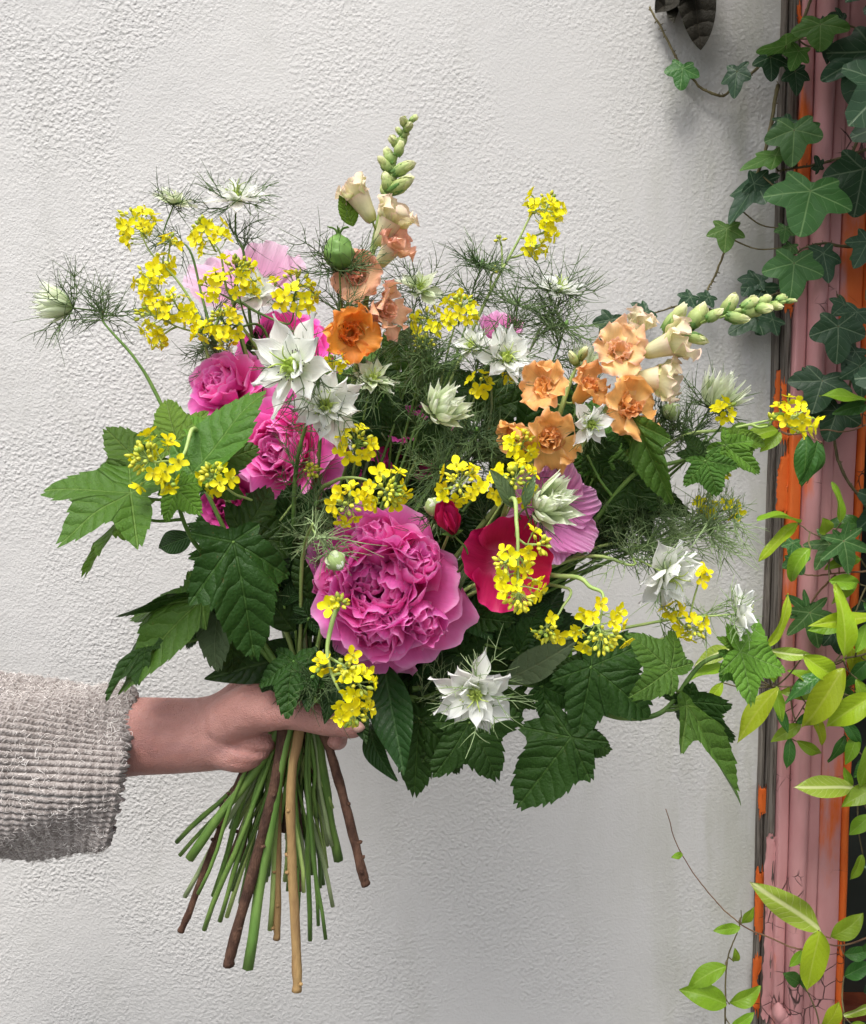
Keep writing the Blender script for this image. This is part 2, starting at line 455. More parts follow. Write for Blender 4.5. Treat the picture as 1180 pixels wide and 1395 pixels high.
def lance_leaf(W=.18, bend=-.5, fold=.25, wave=.02, nu=11, nv=26, p=.85, twist=0.0, serr=0.0):
    u = np.linspace(-1, 1, nu)[None]; v = np.linspace(0, 1, nv)[:, None]
    w = W * np.sin(math.pi * np.clip(v, .004, .998) ** p) ** .85 * (1 - .25 * v ** 3) + .004
    ph = [U(0, 6.3) for _ in range(3)]
    if serr: w = w * (1 + serr * ((v * 14) % 1.0))
    a = bend * (v - .15)
    aa = a[:, 0]; dv = 1 / (nv - 1)
    cy = np.concatenate([[0], np.cumsum(np.cos(aa[1:])) * dv])[:, None]; cz = np.concatenate([[0], np.cumsum(np.sin(aa[1:])) * dv])[:, None]
    x = w * u; zc = fold * np.abs(x) + wave * np.sin(9 * v + ph[0] + u * 1.5) * np.abs(u)
    tw = twist * v
    x2 = x * np.cos(tw) - zc * np.sin(tw); zc = x * np.sin(tw) + zc * np.cos(tw)
    y = cy - zc * np.sin(a); z = cz + zc * np.cos(a)
    x2 = x2 + .03 * np.sin(3 * v + ph[1])
    V = np.stack([x2, y + 0 * u, z + 0 * u], -1).reshape(-1, 3)
    return V, gridq(nu, nv), np.stack(np.broadcast_arrays(v, x), -1).reshape(-1, 2)

def leafM(b, t, roll=0.0, n=(0, -1, .45), sx=1.0):
    """leaf frame: y from base b to tip t, z about n, rolled about y"""
    y = np.asarray(t) - np.asarray(b); L = np.linalg.norm(y); y = y / L
    z = np.asarray(n, float); z = unit(z - y * (z @ y)); x = np.cross(y, z)
    Rm = np.stack([x, y, z], 1) @ roty(roll)
    M = np.eye(4); M[:3, :3] = Rm * L; M[:3, 0] *= sx; M[:3, 3] = b
    return M

CUR3 = [(0, 1, 50), (-58, .82, 44), (58, .82, 44), (-118, .5, 40), (118, .5, 40)]
CUR3W = [(0, 1, 54), (-62, .92, 48), (62, .92, 48), (-122, .55, 42), (122, .55, 42)]
CUR2 = [(0, 1, 36), (-66, .86, 32), (40, .5, 30), (-130, .4, 28), (110, .35, 30)]
IVY5 = [(0, 1, 50), (-62, .74, 48), (62, .74, 48), (-122, .56, 44), (122, .56, 44)]
IVYH = [(0, 1, 52), (-72, .80, 58), (72, .80, 58), (-128, .58, 40), (128, .58, 40)]
IVYS = [(0, 1, 34), (-58, .84, 30), (58, .84, 30), (-115, .62, 30), (115, .62, 30)]

# ------------------------------------------------------------------ shapes: threads
def frond(mb, p0, d0, L, nb=4, r=.00042, curl=.6, up=None):
    r = r * 1.15; nb = max(2, nb - 1)
    """one feathery thread leaf: a curved rachis with side threads"""
    d0 = unit(d0); side = unit(np.cross(d0, rng.normal(size=3))); cv = unit(np.cross(side, d0)) if up is None else np.asarray(up)
    n = 7; s = np.linspace(0, 1, n)
    path = p0[None] + d0[None] * (L * s)[:, None] + cv[None] * (curl * L * .5 * s ** 2)[:, None] + side[None] * (.12 * L * np.sin(3 * s))[:, None]
    mb.tube(path, r * (1.15 - .75 * s), 3, False)
    for k in range(nb):
        i = 1 + k * (n - 3) / max(nb, 1); q = int(i); b = path[q] + (path[q + 1] - path[q]) * (i - q)
        tg = unit(path[q + 1] - path[q])
        for sg in (1, -1):
            sd_ = unit(tg * U(.5, 1.0) + sg * side * U(.5, 1.0) + rng.normal(size=3) * .25)
            l2 = L * U(.30, .70) * (1 - .35 * k / max(nb, 1)); m = 6; s2 = np.linspace(0, 1, m)
            c2 = unit(rng.normal(size=3) + tg)
            p2 = b[None] + sd_[None] * (l2 * s2)[:, None] + c2[None] * (l2 * U(.2, .7) * s2 ** 2)[:, None]
            mb.tube(p2, r * .8 * (1.1 - .75 * s2), 3, False)
            if rng.random() < .5:
                b3 = p2[2]; d3 = unit(sd_ + rng.normal(size=3) * .6); l3 = l2 * U(.3, .55); s3 = np.linspace(0, 1, 3)
                mb.tube(b3[None] + d3[None] * (l3 * s3)[:, None], r * .7 * (1.1 - .75 * s3), 3, False)

# ------------------------------------------------------------------ bouquet: where the stems are bound and cut
BIND = P(405, 985, .675)
ENDS = {  # photographed cut ends: x, y, depth, radius in pixels
 'green': [(240, 1148, .69, 4), (254, 1221, .68, 4), (279, 1267, .67, 4.5), (270, 1217, .66, 3.5), (290, 1221, .69, 4.5), (300, 1256, .67, 4),
           (309, 1249, .70, 4), (368, 1267, .66, 4.5), (403, 1244, .70, 5), (423, 1281, .67, 4), (443, 1279, .66, 3.5), (452, 1235, .70, 4),
           (326, 1230, .71, 4), (388, 1200, .71, 4), (412, 1215, .65, 3.5), (245, 1165, .70, 3.5), (350, 1240, .70, 4), (434, 1260, .69, 3.5)],
 'thick': [(339, 1318, .645, 8.5), (259, 1169, .665, 7), (460, 1171, .69, 7)],
 'wood': [(309, 1316, .638, 8), (499, 1207, .66, 7), (404, 1350, .636, 7), (379, 1281, .66, 5), (247, 1270, .675, 5)],
}
def bind_for(ex, d):
    return P(405 + (ex - 375) * .24 + U(-5, 5), 985 + U(-4, 4), .675 + (d - .675) * .45)
HIDDEN = []
def take(kind):
    if ENDS.get(kind):
        x, y, d, r = ENDS[kind].pop(0)
        return bind_for(x, d), P(x, y, d), r * pxm(d) * (.86 if kind == 'green' else 1.0)
    x = U(300, 455)                       # thinner ones, cut shorter and standing behind the rest
    d = U(.675, .71)
    b = P(405 + (x - 380) * .26, 985, .675 + (d - .675) * .6)
    return b, P(x, U(1080, 1215), d + .006), None
def stem_path(head, neck, via, b, e, n=8, lead=.03):
    pts = [head, head + np.asarray(neck) * lead] + list(via) + [b, e]
    return cr(pts, n)
def stem_mesh(path, rad, mat, leaves=(), r_pet=.0008, side=6, knobs=False):
    """a stem tapering towards the head, with leaf stalks running from each leaf base to the stem"""
    mb = MB(); n = len(path)
    s = np.linspace(0, 1, n)
    r = rad * (.38 + .62 * sstep(.1, .8, s))
    ph = rng.uniform(0, 6, 4); path = path + np.stack([.0010 * np.sin(s * 23 + ph[0]) + .0005 * np.sin(s * 57 + ph[1]), .0008 * np.sin(s * 27 + ph[2]), 0 * s], 1) * sstep(.55, .8, s)[:, None]
    r = r * (1 + .06 * np.sin(s * 41 + ph[3]) + .22 * np.exp(-((s - U(.9, .96)) / .008) ** 2))
    if knobs:
        r = r * (1 + .10 * np.sin(s * 60 + U(0, 6)) * (rng.random(n) > .5) + .05 * rng.normal(size=n))
    mb.tube(path, r, side)
    for lb in leaves:
        dist = np.linalg.norm(path[: int(n * .8)] - lb[None], axis=1)
        k = min(int(dist.argmin()) + 2, n - 1)
        a = path[k]; mid = (a + lb) / 2 + np.array([0, 0, -.15 * np.linalg.norm(a - lb)])
        mb.tube(cr([a, mid, lb], 6), r_pet * np.linspace(1.3, .9, 13), 5)
    return mb.build('stem', pick([mat, mat, STEM_DARK, STEM_GREY]) if mat is STEM else mat)

# ------------------------------------------------------------------ peony
def peony_pools(mat):
    mk = lambda n, **k: pool('petal', n, mat, lambda: petal(1, nu=17, nv=15, **k))
    return dict(
        guard=mk(5, W=.56, bend=.45, cup=.7, ruf=.12, nf=1.5, notch=.05, reflex=.5),
        ring=mk(6, W=.50, bend=.85, cup=1.0, ruf=.10, nf=1.6, notch=.05, reflex=.25),
        inner=mk(6, W=.44, bend=1.15, cup=1.35, ruf=.13, nf=2.0, notch=.08),
        heart=mk(8, W=.42, bend=.95, cup=1.0, ruf=.12, nf=1.4, notch=.09))
PP = {}
def peony(label, c, d, Rpx, f, mat, end='thick', via=(), full=1.0, swirl=(), leaves=(), group='peonies in the bouquet', roll=0.0, stemmat=None, loose=None):
    if mat.name not in PP: PP[mat.name] = peony_pools(mat)
    pp = PP[mat.name]
    R = Rpx * pxm(d); z = face(f); ctr = P(*c, d); org = ctr - z * R * .55
    F = mat4(frame(z, roll), org)
    b, e, r = take(end)
    t = thing('peony', label, 'flower', e, group)
    def ring(pl, n, e0, e1, L0, L1, r0, z0, tw=.15, sub=F, off=0):
        for k in range(n):
            phi = off + 2 * math.pi * (k + U(-.22, .22)) / n
            ob('petal', pick(pp[pl]), t, petalM(sub, phi, R_(U(e0, e1)), r0 * R, z0 * R, U(L0, L1) * R, U(-tw, tw), U(.9, 1.12)))
    ring('guard', int(8 * full), 74, 96, 1.0, 1.18, .06, .0, off=.3)
    ring('guard', int(7 * full), 58, 74, .98, 1.12, .06, .04, off=.8)
    ring('ring', int(8 * full), 44, 58, .92, 1.06, .05, .06, off=.1)
    if not loose:
        ring('ring', int(8 * full), 28, 42, .88, 1.0, .05, .08, off=.5)
        ring('inner', int(7 * full), 14, 28, .80, .95, .08, .1, .4)
    else:
        for (az, el, LL, sx, r0, z0, tw) in loose:
            ob('petal', pick(pp['guard' if el > 70 else 'ring']), t, petalM(F, R_(az), R_(el), r0 * R, z0 * R, LL * R, tw, sx))
    for k in range(int(30 * full)):
        phi = U(0, 6.28); q = math.sqrt(U(0, 1)) * .45
        ob('petal', pick(pp['heart']), t, petalM(F, phi + U(-.5, .5), R_(U(4, 30)), q * R, U(.22, .38) * R, U(.46, .64) * R, U(-.45, .45), U(.9, 1.25)))
    for (sx, sy, sz, tilt, az, ss) in swirl:       # tight rosettes nested inside the bloom
        S = F @ mat4(rotz(az) @ rotx(tilt), np.array([sx, sy, sz]) * R, ss)
        for j, (n, ee, LL, r0) in enumerate([(5, 44, .92, .12), (5, 32, .88, .10), (5, 20, .82, .06), (4, 10, .76, .03), (3, 2, .68, .01)]):
            for k in range(n):
                phi = j * .7 + 2 * math.pi * (k + U(-.2, .2)) / n
                ob('petal', pick(pp['inner']), t, petalM(S, phi, R_(ee + U(-5, 5)), r0 * R, 0, LL * R * U(.92, 1.06), U(-.2, .2), U(.8, 1.0)))
    for k in range(4):
        me = mesh('sepal', *petal(R * .5, R * .2, 'obov', .9, .8, .05, nu=7, nv=7), CALYX)
        ob('sepal', me, t, petalM(F, k * 1.57, R_(95), 0, -.06 * R))
    pth = stem_path(org - z * R * .1, -z, [P(*q) for q in via], b, e)
    ob('stem', stem_mesh(pth, r or .0028, stemmat or STEM, [P(*l[0]) for l in leaves]), t)
    add_leaves(t, leaves)
    return t
def add_leaves(t, leaves):
    """leaves: (base px, tip px, shape, material, roll, width)"""
    for L in leaves:
        b, tp, shape, mat, roll, sx = L[:6]
        kw = L[6] if len(L) > 6 else {}
        nrm = kw.get('n', (0, -1, .45))
        if shape == 'lance': g = lance_leaf(**{k: v for k, v in kw.items() if k not in ('n', 'label')})
        elif shape == 'ivy': g = polar_leaf(kw.get('lobes', IVY5), nth=96, nr=9, teeth=0, fold=kw.get('fold', .10), droop=kw.get('droop', .12), wave=.025, lobe_droop=.12, rmin=.2, p=1.6 if kw.get('lobes') is IVYH else 1.35)
        else: g = polar_leaf(kw.get('lobes', CUR3), fold=kw.get('fold', .16), droop=kw.get('droop', .18), wave=kw.get('wave', .04), lobe_droop=kw.get('ld', .25), teeth=kw.get('teeth', 34), smul=1.0 if kw.get('lobes', CUR3) in (CUR3, CUR3W) else 1.45)
        ob('leaf', mesh('leaf', *g, mat), t, leafM(P(*b), P(*tp), roll, nrm, sx), label=kw.get('label'))

# ------------------------------------------------------------------ love-in-a-mist
NP = {}
def nig_pool(mat, kind):
    key = mat.name + kind
    if key not in NP:
        if kind == 'star': fn = lambda: petal(1, .31, 'star', U(.1, .5), .7, .18, 1.5, reflex=U(0, .6), nu=9, nv=14)
        elif kind == 'closed': fn = lambda: petal(1, .15, 'star', U(.9, 1.5), 1.0, .10, 1.5, reflex=U(0, .9), nu=7, nv=12)
        else: fn = lambda: petal(1, .42, 'lance', 2.0, 1.1, .03, 1.0, nu=9, nv=11)
        NP[key] = pool('petal', 6, mat, fn)
    return NP[key]
def nigella(label, c, d, Rpx, f, kind='star', mat=None, end=None, via=(), nb=7, bl=1.0, npet=(7, 7), roll=0.0, thread=None, stemmat=None, fr=2, dark=False, lead=.03, frvis=(.15, .55)):
    mat = mat or WHITE; px = pxm(d); R = Rpx * px; z = face(f); ctr = P(*c, d)
    b, e, r = take(end) if end else take('short')
    t = thing('nigella_flower', label, 'flower', e, 'love-in-a-mist stems in the bouquet')
    thr = thread or THREAD
    if kind == 'star':
        org = ctr - z * R * .15; F = mat4(frame(z, roll), org)
        pl = nig_pool(mat, 'star')
        for (n, e0, e1, ls, off) in ((npet[0], 74, 100, 1.0, 0), (npet[1], 50, 74, .88, .4), (max(4, npet[1] - 2), 34, 56, .66, .9)):
            for k in range(n):
                ob('petal', pick(pl), t, petalM(F, off + 6.283 * (k + U(-.2, .2)) / n, R_(U(e0, e1)), .05 * R, 0, R * ls * U(.82, 1.14), U(-.5, .5), U(.7, 1.25)))
        mb = MB()
        for k in range(5):
            a = 6.283 * k / 5; q = T(F, np.array([[math.cos(a) * .06 * R, math.sin(a) * .06 * R, 0]]))[0]
            mb.add(*blob(q, z + F[:3, 0] * math.cos(a) * .25 + F[:3, 1] * math.sin(a) * .25, R * .30, R * .085, 6, 6))
            o = unit(F[:3, 0] * math.cos(a) + F[:3, 1] * math.sin(a)); q2 = q + z * R * .27
            mb.tube(cr([q2, q2 + z * R * .22 + o * R * .06, q2 + z * R * .32 + o * R * .22], 5), R * .02 * np.linspace(1.2, .5, 11), 4)
        ob('carpels', mb.build('carpels', CARPEL), t)
        mb = MB(); mb2 = MB()
        for k in range(26):
            a = U(0, 6.28); o = F[:3, 0] * math.cos(a) + F[:3, 1] * math.sin(a)
            p0 = org + o * .08 * R; p1 = p0 + z * R * U(.12, .2) + o * R * U(.05, .16); p2 = p1 + z * R * U(-.02, .1) + o * R * U(.08, .16)
            mb.tube(cr([p0, p1, p2], 3), .00028, 3, False)
            mb2.add(*blob(p2, o, .0016, .0005, 5, 4))
        st = ob('stamens', mb.build('stamens', CARPEL), t, kind='stuff')
        ob('anthers', mb2.build('anthers', ANTHER if dark else CARPEL), st, kind='stuff')
    elif kind == 'closed':
        org = ctr - z * R * .85; F = mat4(frame(z, roll), org)
        pl = nig_pool(mat, 'closed')
        for (n, e0, e1, ls) in ((10, 58, 76, 1.65), (11, 44, 60, 1.8), (10, 26, 44, 1.8), (9, 8, 26, 1.7)):
            for k in range(n):
                ob('petal', pick(pl), t, petalM(F, U(0, .5) + 6.283 * (k + U(-.2, .2)) / n, R_(U(e0, e1)), .08 * R, 0, R * ls * U(.9, 1.08), U(-.3, .3), U(.9, 1.3)))
    elif kind == 'bud':
        org = ctr - z * R; F = mat4(frame(z, roll), org)
        pl = nig_pool(mat, 'bud')
        for (n, e0, ls) in ((5, 62, 2.35), (5, 56, 2.3)):
            for k in range(n):
                ob('petal', pick(pl), t, petalM(F, (n == 5) * .3 * ls + 6.283 * (k + U(-.1, .1)) / n, R_(e0), .02 * R, 0, R * ls * .95, U(-.1, .1), 1.15))
        ob('core', mesh('core', *blob(org, z, 1.9 * R, .8 * R, 12, 9), mat), t)
    elif kind == 'spray':
        org = ctr.copy(); F = mat4(frame(z, roll), org)
        ob('bud', mesh('bud', *blob(org, z, .006, .0018, 8, 7), PODM), t)
    else:                                         # seed pod
        org = ctr - z * R * 1.1; F = mat4(frame(z, roll), org)
        v, q, uv = blob(np.zeros(3), (0, 0, 1), 2.2 * R, R, 30, 14, ([0, .12, .45, .8, 1], [.3, .72, 1, .72, .12]))
        a = np.arctan2(v[:, 1], v[:, 0]); k = .86 + .2 * np.abs(np.cos(2.5 * a)) ** .6; v[:, 0] *= k; v[:, 1] *= k
        v = v * (1 + .03 * np.sin(v[:, 2:3] / R * 9 + 3 * a[:, None]))
        ob('seed_pod', mesh('seed_pod', v, q, uv, PODM), t, F)
        mb = MB()
        for k in range(6):
            a = 6.283 * k / 6; o = np.array([math.cos(a), math.sin(a), 0])
            pts = np.array([[0, 0, 2.1 * R], np.array([0, 0, 2.5 * R]) + o * R * .3, np.array([0, 0, 2.6 * R]) + o * R * .75])
            mb.tube(T(F, cr(pts, 4)), R * .07 * np.linspace(1.3, .5, 9), 4)
        ob('horns', mb.build('horns', PODM), t)
    # ruff of thread bracts under the head
    mb = MB(); BL = Rpx * px * bl
    for k in range(nb):
        a = 6.283 * (k + U(-.3, .3)) / max(nb, 1); o = F[:3, 0] * math.cos(a) + F[:3, 1] * math.sin(a)
        frond(mb, org - z * .03 * R, unit(o + z * U(-.25, .45) + rng.normal(size=3) * .15), BL * U(.8, 1.35), 4, .00045, U(.1, 1.0), up=z)
    if nb: ob('bracts', mb.build('bracts', thr), t, kind='stuff')
    pth = stem_path(org, -z, [P(*q) for q in via], b, e, lead=lead)
    mb = MB(); fr = fr + 1
    for k in range(fr):
        i = int(len(pth) * U(*frvis)); tg = unit(pth[i - 1] - pth[i])
        for j in range(4): frond(mb, pth[i], unit(tg * .8 + rng.normal(size=3) * .8), U(.022, .042), 4, .00042, U(-.5, .5))
    if fr: ob('thread_leaves', mb.build('thread_leaves', thr), t, kind='stuff')
    ob('stem', stem_mesh(pth, (r or .0017), stemmat or STEM), t)
    return t

# ------------------------------------------------------------------ mustard
def floret_geo():
    mb = MB()
    for k in range(4):
        v, q, uv = petal(.0070, .0030, 'obov', U(-.2, .4), .5, .10, 1.2, .05, nu=7, nv=6, claw=.28)
        M = petalM(np.eye(4), k * 1.571 + U(-.15, .15), R_(U(60, 88)), .0004, 0, U(.9, 1.1))
        mb.add(T(M, v), q, uv)
    return mb
FLORETS = [floret_geo().build('floret', YELLOW) for _ in range(8)]
def _fc():
    mb = MB()
    for k in range(6): mb.tube(np.array([[0, 0, -.001], [math.cos(k) * .0008, math.sin(k) * .0008, .0032]]), .0003, 4)
    return mb.build('stamens', BUDM)
FCENT = _fc()
def mustard(label, heads, path, d, end=None, rad=.0013, mat=None, leaves=()):
    """heads: (x, y, depth, radius px, axis (r,u,c), florets, buds); path: stem from the first head downwards"""
    b, e, r = take(end) if end else take('short')
    t = thing('mustard_sprig', label, 'flower', e, 'mustard flower sprigs in the bouquet')
    first = P(*heads[0][:3]); pth0 = [P(*q) for q in path]
    pth = cr([first] + pth0 + [b, e], 8)
    stem = MB(); n = len(pth); s = np.linspace(0, 1, n)
    stem.tube(pth, np.maximum((r or rad), rad) * (.45 + .55 * sstep(0, .5, s)), 6)
    buds = MB(); gb = MB()
    for hi, (x, y, hd, rp, ax, nf, nbud) in enumerate(heads):
        c = P(x, y, hd); R = rp * pxm(hd); z = face(ax); F = mat4(frame(z, U(0, 6)), c)
        base = c - z * R * .7
        if hi:
            k = int(np.linalg.norm(pth - base[None], axis=1).argmin()); k = min(k + 3, n - 1)
            stem.tube(cr([base, (base + pth[k]) / 2 - z * R * .4, pth[k]], 6), rad * .65 * np.linspace(.8, 1.2, 13), 5)
        stem.tube(np.array([base, c, c + z * R * .55]), rad * np.array([.7, .6, .3]), 5)
        for k in range(nf):
            a = 2.4 * k + U(-.3, .3); h = -.75 + 1.0 * (k + .5) / nf
            rr = R * U(.62, .98) * math.sqrt(max(.1, 1 - (h * .75) ** 2))
            o = F[:3, 0] * math.cos(a) + F[:3, 1] * math.sin(a)
            q = c + o * rr + z * R * (h + .25); p0 = c + z * R * (h - .1)
            dr = unit(o * U(.6, 1.1) + z * U(.3, .9) + rng.normal(size=3) * .25)
            stem.tube(cr([p0, (p0 + q) / 2 - z * R * .06, q - dr * .001], 3), .00034, 4, False)
            fo = ob('floret', pick(FLORETS), t, mat4(frame(dr, U(0, 6)), q, U(.8, 1.1)))
            if rp > 20: ob('stamens', FCENT, fo, WM[fo.name])
            gb.add(*blob(q - dr * .0035, dr, .0034, .0009, 5, 4))
        for k in range(nbud):
            a = 2.4 * k; h = (k + .5) / nbud; o = F[:3, 0] * math.cos(a) + F[:3, 1] * math.sin(a)
            dr = unit(z * (1.0 - h * .8) + o * math.sqrt(h) * 1.1 + rng.normal(size=3) * .12)
            q = c + z * R * .35 + dr * R * U(.30, .52)
            stem.tube(np.array([c + z * R * .25, q]), .0003, 3, False)
            (buds if rng.random() < .75 else gb).add(*blob(q, dr, U(.0038, .0062), U(.0012, .0018), 6, 6))
    ob('stem', stem.build('stem', mat or pick([STEM_PALE, STEM_PALE, STEM])), t)
    if buds.n: ob('buds', buds.build('buds', BUDM), t, kind='stuff')
    if gb.n: ob('green_buds', gb.build('green_buds', BUD_GREEN), t, kind='stuff')
    add_leaves(t, leaves)
    return t

# ------------------------------------------------------------------ snapdragon
SNP = {}
def snap_pool(mat):
    if mat.name not in SNP:
        SNP[mat.name] = pool('lip_petal', 6, mat, lambda: petal(1, .74, 'obov', U(-.3, .5), .5, .34, 1.6, .05, reflex=U(.3, 1.2), nu=19, nv=13, claw=.5))
    return SNP[mat.name]
def snap_floret(t, base, ax, S, lip, tubem, roll=0.0, open_=1.0, calyx=True):
    z = unit(ax); F = mat4(frame(z, roll), base)
    s = np.linspace(0, 1, 9)
    v, q, uv = tube(np.stack([0 * s, 0 * s, s * .62 * S], 1), S * np.interp(s, [0, .15, .5, .85, 1], [.09, .155, .19, .24, .26]), 14, False)
    v[:, 0] *= 1.12
    uv = uv.copy(); uv[:, 1] = v[:, 2] / (.62 * S)
    f = ob('floret', mesh('floret', v, q, uv, tubem), t, F)
    pl = snap_pool(lip)
    for (phi, e, L) in ((1.15, U(35, 60), U(.44, .56)), (2.0, U(35, 60), U(.44, .56)), (-.35, U(50, 92), .44), (3.5, U(50, 92), .44), (-1.57, U(62, 98), U(.44, .54))):
        ob('lip_petal', pick(pl), f, petalM(F, phi + U(-.15, .15), R_(e * open_ + U(-8, 8)), .20 * S, .56 * S, L * S * U(.9, 1.12), U(-.3, .3), U(1.0, 1.3)))
    for k in range(6):                      # the pleated palate that closes the throat
        ob('palate', pick(pl), f, petalM(F, k * 1.05 + U(-.3, .3), R_(U(2, 40)), .05 * S, .46 * S, .36 * S, U(-.7, .7), .9))
    ob('throat', mesh('throat', *blob((0, 0, .36 * S), (0, 0, 1), .16 * S, .21 * S, 10, 6), lip), f, F)
    if calyx:
        mb = MB()
        for k in range(5):
            vv, qq, u2 = petal(S * .22, S * .085, 'lance', .5, .8, 0, nu=5, nv=6)
            mb.add(T(petalM(F, k * 1.257, R_(38), .03 * S, -.01 * S), vv), qq, u2)
        ob('calyx', mb.build('calyx', CALYX), f)
    return f
SBP = pool('furled_petal', 5, m_petal('snapdragon_furled', (.30, .42, .10), (.58, .64, .26), (.80, .80, .48), edge=(.84, .78, .56), streak=.16, trans=.25, ns=6), lambda: petal(1, .26, 'obov', 1.05, 1.2, .12, 1.4, .14, nu=7, nv=8))
CALYX_D = m_stem('calyx_dark_green', (.07, .16, .03), (.15, .27, .06))
def snap_bud(t, base, ax, L, w=.26, tip=True):
    z = unit(ax); F = mat4(frame(z, U(0, 6)), base)
    w = w * .86
    v, q, uv = blob(np.zeros(3), (0, 0, 1), L * .9, L * w, 12, 10, ([0, .15, .45, .8, 1], [.35, .85, 1, .62, .12]))
    a = np.arctan2(v[:, 1], v[:, 0]); k = 1 + .07 * np.cos(5 * a + 6 * v[:, 2] / L); v[:, 0] *= k; v[:, 1] *= k
    uv = uv.copy(); uv[:, 1] = v[:, 2] / L
    bo = ob('bud', mesh('bud', v, q, uv, SNAPBUD), t, F)
    for k in range(5):                      # furled petals showing at the tip
        ob('furled_petal', pick(SBP), bo, petalM(F, k * 1.257 + U(-.3, .3), R_(U(4, 14)), L * w * .86, .34 * L, L * U(.60, .72), U(-.2, .2), U(1.2, 1.6) * w / .26))
    mb = MB()
    for k in range(5):
        vv, qq, u2 = petal(L * U(.42, .56), L * w * .72, 'lance', .25, 1.2, .05, nu=5, nv=7)
        mb.add(T(petalM(F, k * 1.257, R_(U(8, 16)), L * w * .72, .0), vv), qq, u2)
    ob('calyx', mb.build('calyx', CALYX_D), bo)

# ------------------------------------------------------------------ setting: wall, ground, old painted frame
WALL_Y = 1.0
def box(mb, x0, x1, y0, y1, z0, z1):
    v = np.array([[x, y, z] for z in (z0, z1) for y in (y0, y1) for x in (x0, x1)], float)
    q = np.array([[0, 2, 3, 1], [4, 5, 7, 6], [0, 1, 5, 4], [2, 6, 7, 3], [0, 4, 6, 2], [1, 3, 7, 5]])
    mb.add(v, q)
def m_wall():
    t = NT('white_roughcast'); pp = t.sep(t.pos())
    cx = t.n('ShaderNodeCombineXYZ'); t.put(cx.inputs[0], pp[0]); t.put(cx.inputs[1], pp[2]); p = cx.outputs[0]
    def n2(v, sc, det, rough=.5):
        o = t.noise(v, sc, det, rough); o.node.noise_dimensions = '2D'; return o
    big = n2(p, 2.2, 2.0, .55)
    c = t.mix(t.step(big, .3, .75), (.545, .534, .522), (.59, .577, .56))
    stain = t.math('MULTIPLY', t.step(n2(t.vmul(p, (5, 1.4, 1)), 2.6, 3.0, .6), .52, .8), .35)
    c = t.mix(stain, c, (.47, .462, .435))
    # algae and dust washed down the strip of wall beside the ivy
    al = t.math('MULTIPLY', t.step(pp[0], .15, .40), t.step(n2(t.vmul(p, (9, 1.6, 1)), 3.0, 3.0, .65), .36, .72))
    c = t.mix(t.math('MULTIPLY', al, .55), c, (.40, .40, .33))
    reg = t.step(n2(p, 7.0, 1.0), .30, .68)
    lump = t.step(n2(p, 250, 1.5), .30, .80)
    fine = n2(p, 430, 1.0)
    wide = n2(p, 38, 1.0)
    vo = t.n('ShaderNodeTexVoronoi', voronoi_dimensions='2D'); t.put(vo.inputs['Vector'], p); vo.inputs['Scale'].default_value = 150
    peb = t.math('SUBTRACT', 1.0, t.step(vo.outputs['Distance'], .05, .50))
    h = t.math('ADD', t.math('MULTIPLY', lump, t.math('ADD', .30, t.math('MULTIPLY', reg, .5))), t.math('ADD', t.math('MULTIPLY', fine, .55), t.math('MULTIPLY', wide, .9)))
    h = t.math('ADD', h, t.math('MULTIPLY', t.math('MULTIPLY', peb, reg), .7))
    rough_l = t.math('ADD', .62, t.math('MULTIPLY', t.math('SUBTRACT', 1.0, t.step(t.math('ADD', pp[0], t.math('MULTIPLY', big, .3)), -.35, .35)), .75))   # thrown on thicker at one end
    h = t.math('MULTIPLY', h, rough_l)
    return t.finish(c, .9, t.bump(h, .0006, 1.0), spec=.2)
def m_ground():
    t = NT('paving'); n1 = t.noise(t.pos(), 6.0, 5.0, .6)
    return t.finish(t.mix(n1, (.06, .058, .055), (.14, .135, .125)), .9, t.bump(n1, .01), spec=.2)
def m_wood():
    t = NT('weathered_wood'); p = t.pos()
    g = t.noise(t.vmul(p, (1, 1, .03)), 420, 4.0, .65, .3)
    b = t.noise(t.vmul(p, (1, 1, .2)), 30, 3.0, .6)
    c = t.mix(t.step(g, .32, .62), (.04, .032, .026), (.21, .185, .16))
    c = t.mix(t.math('MULTIPLY', t.step(b, .5, .8), .6), c, (.10, .055, .04))
    return t.finish(c, .85, t.bump(g, .0022), spec=.2)
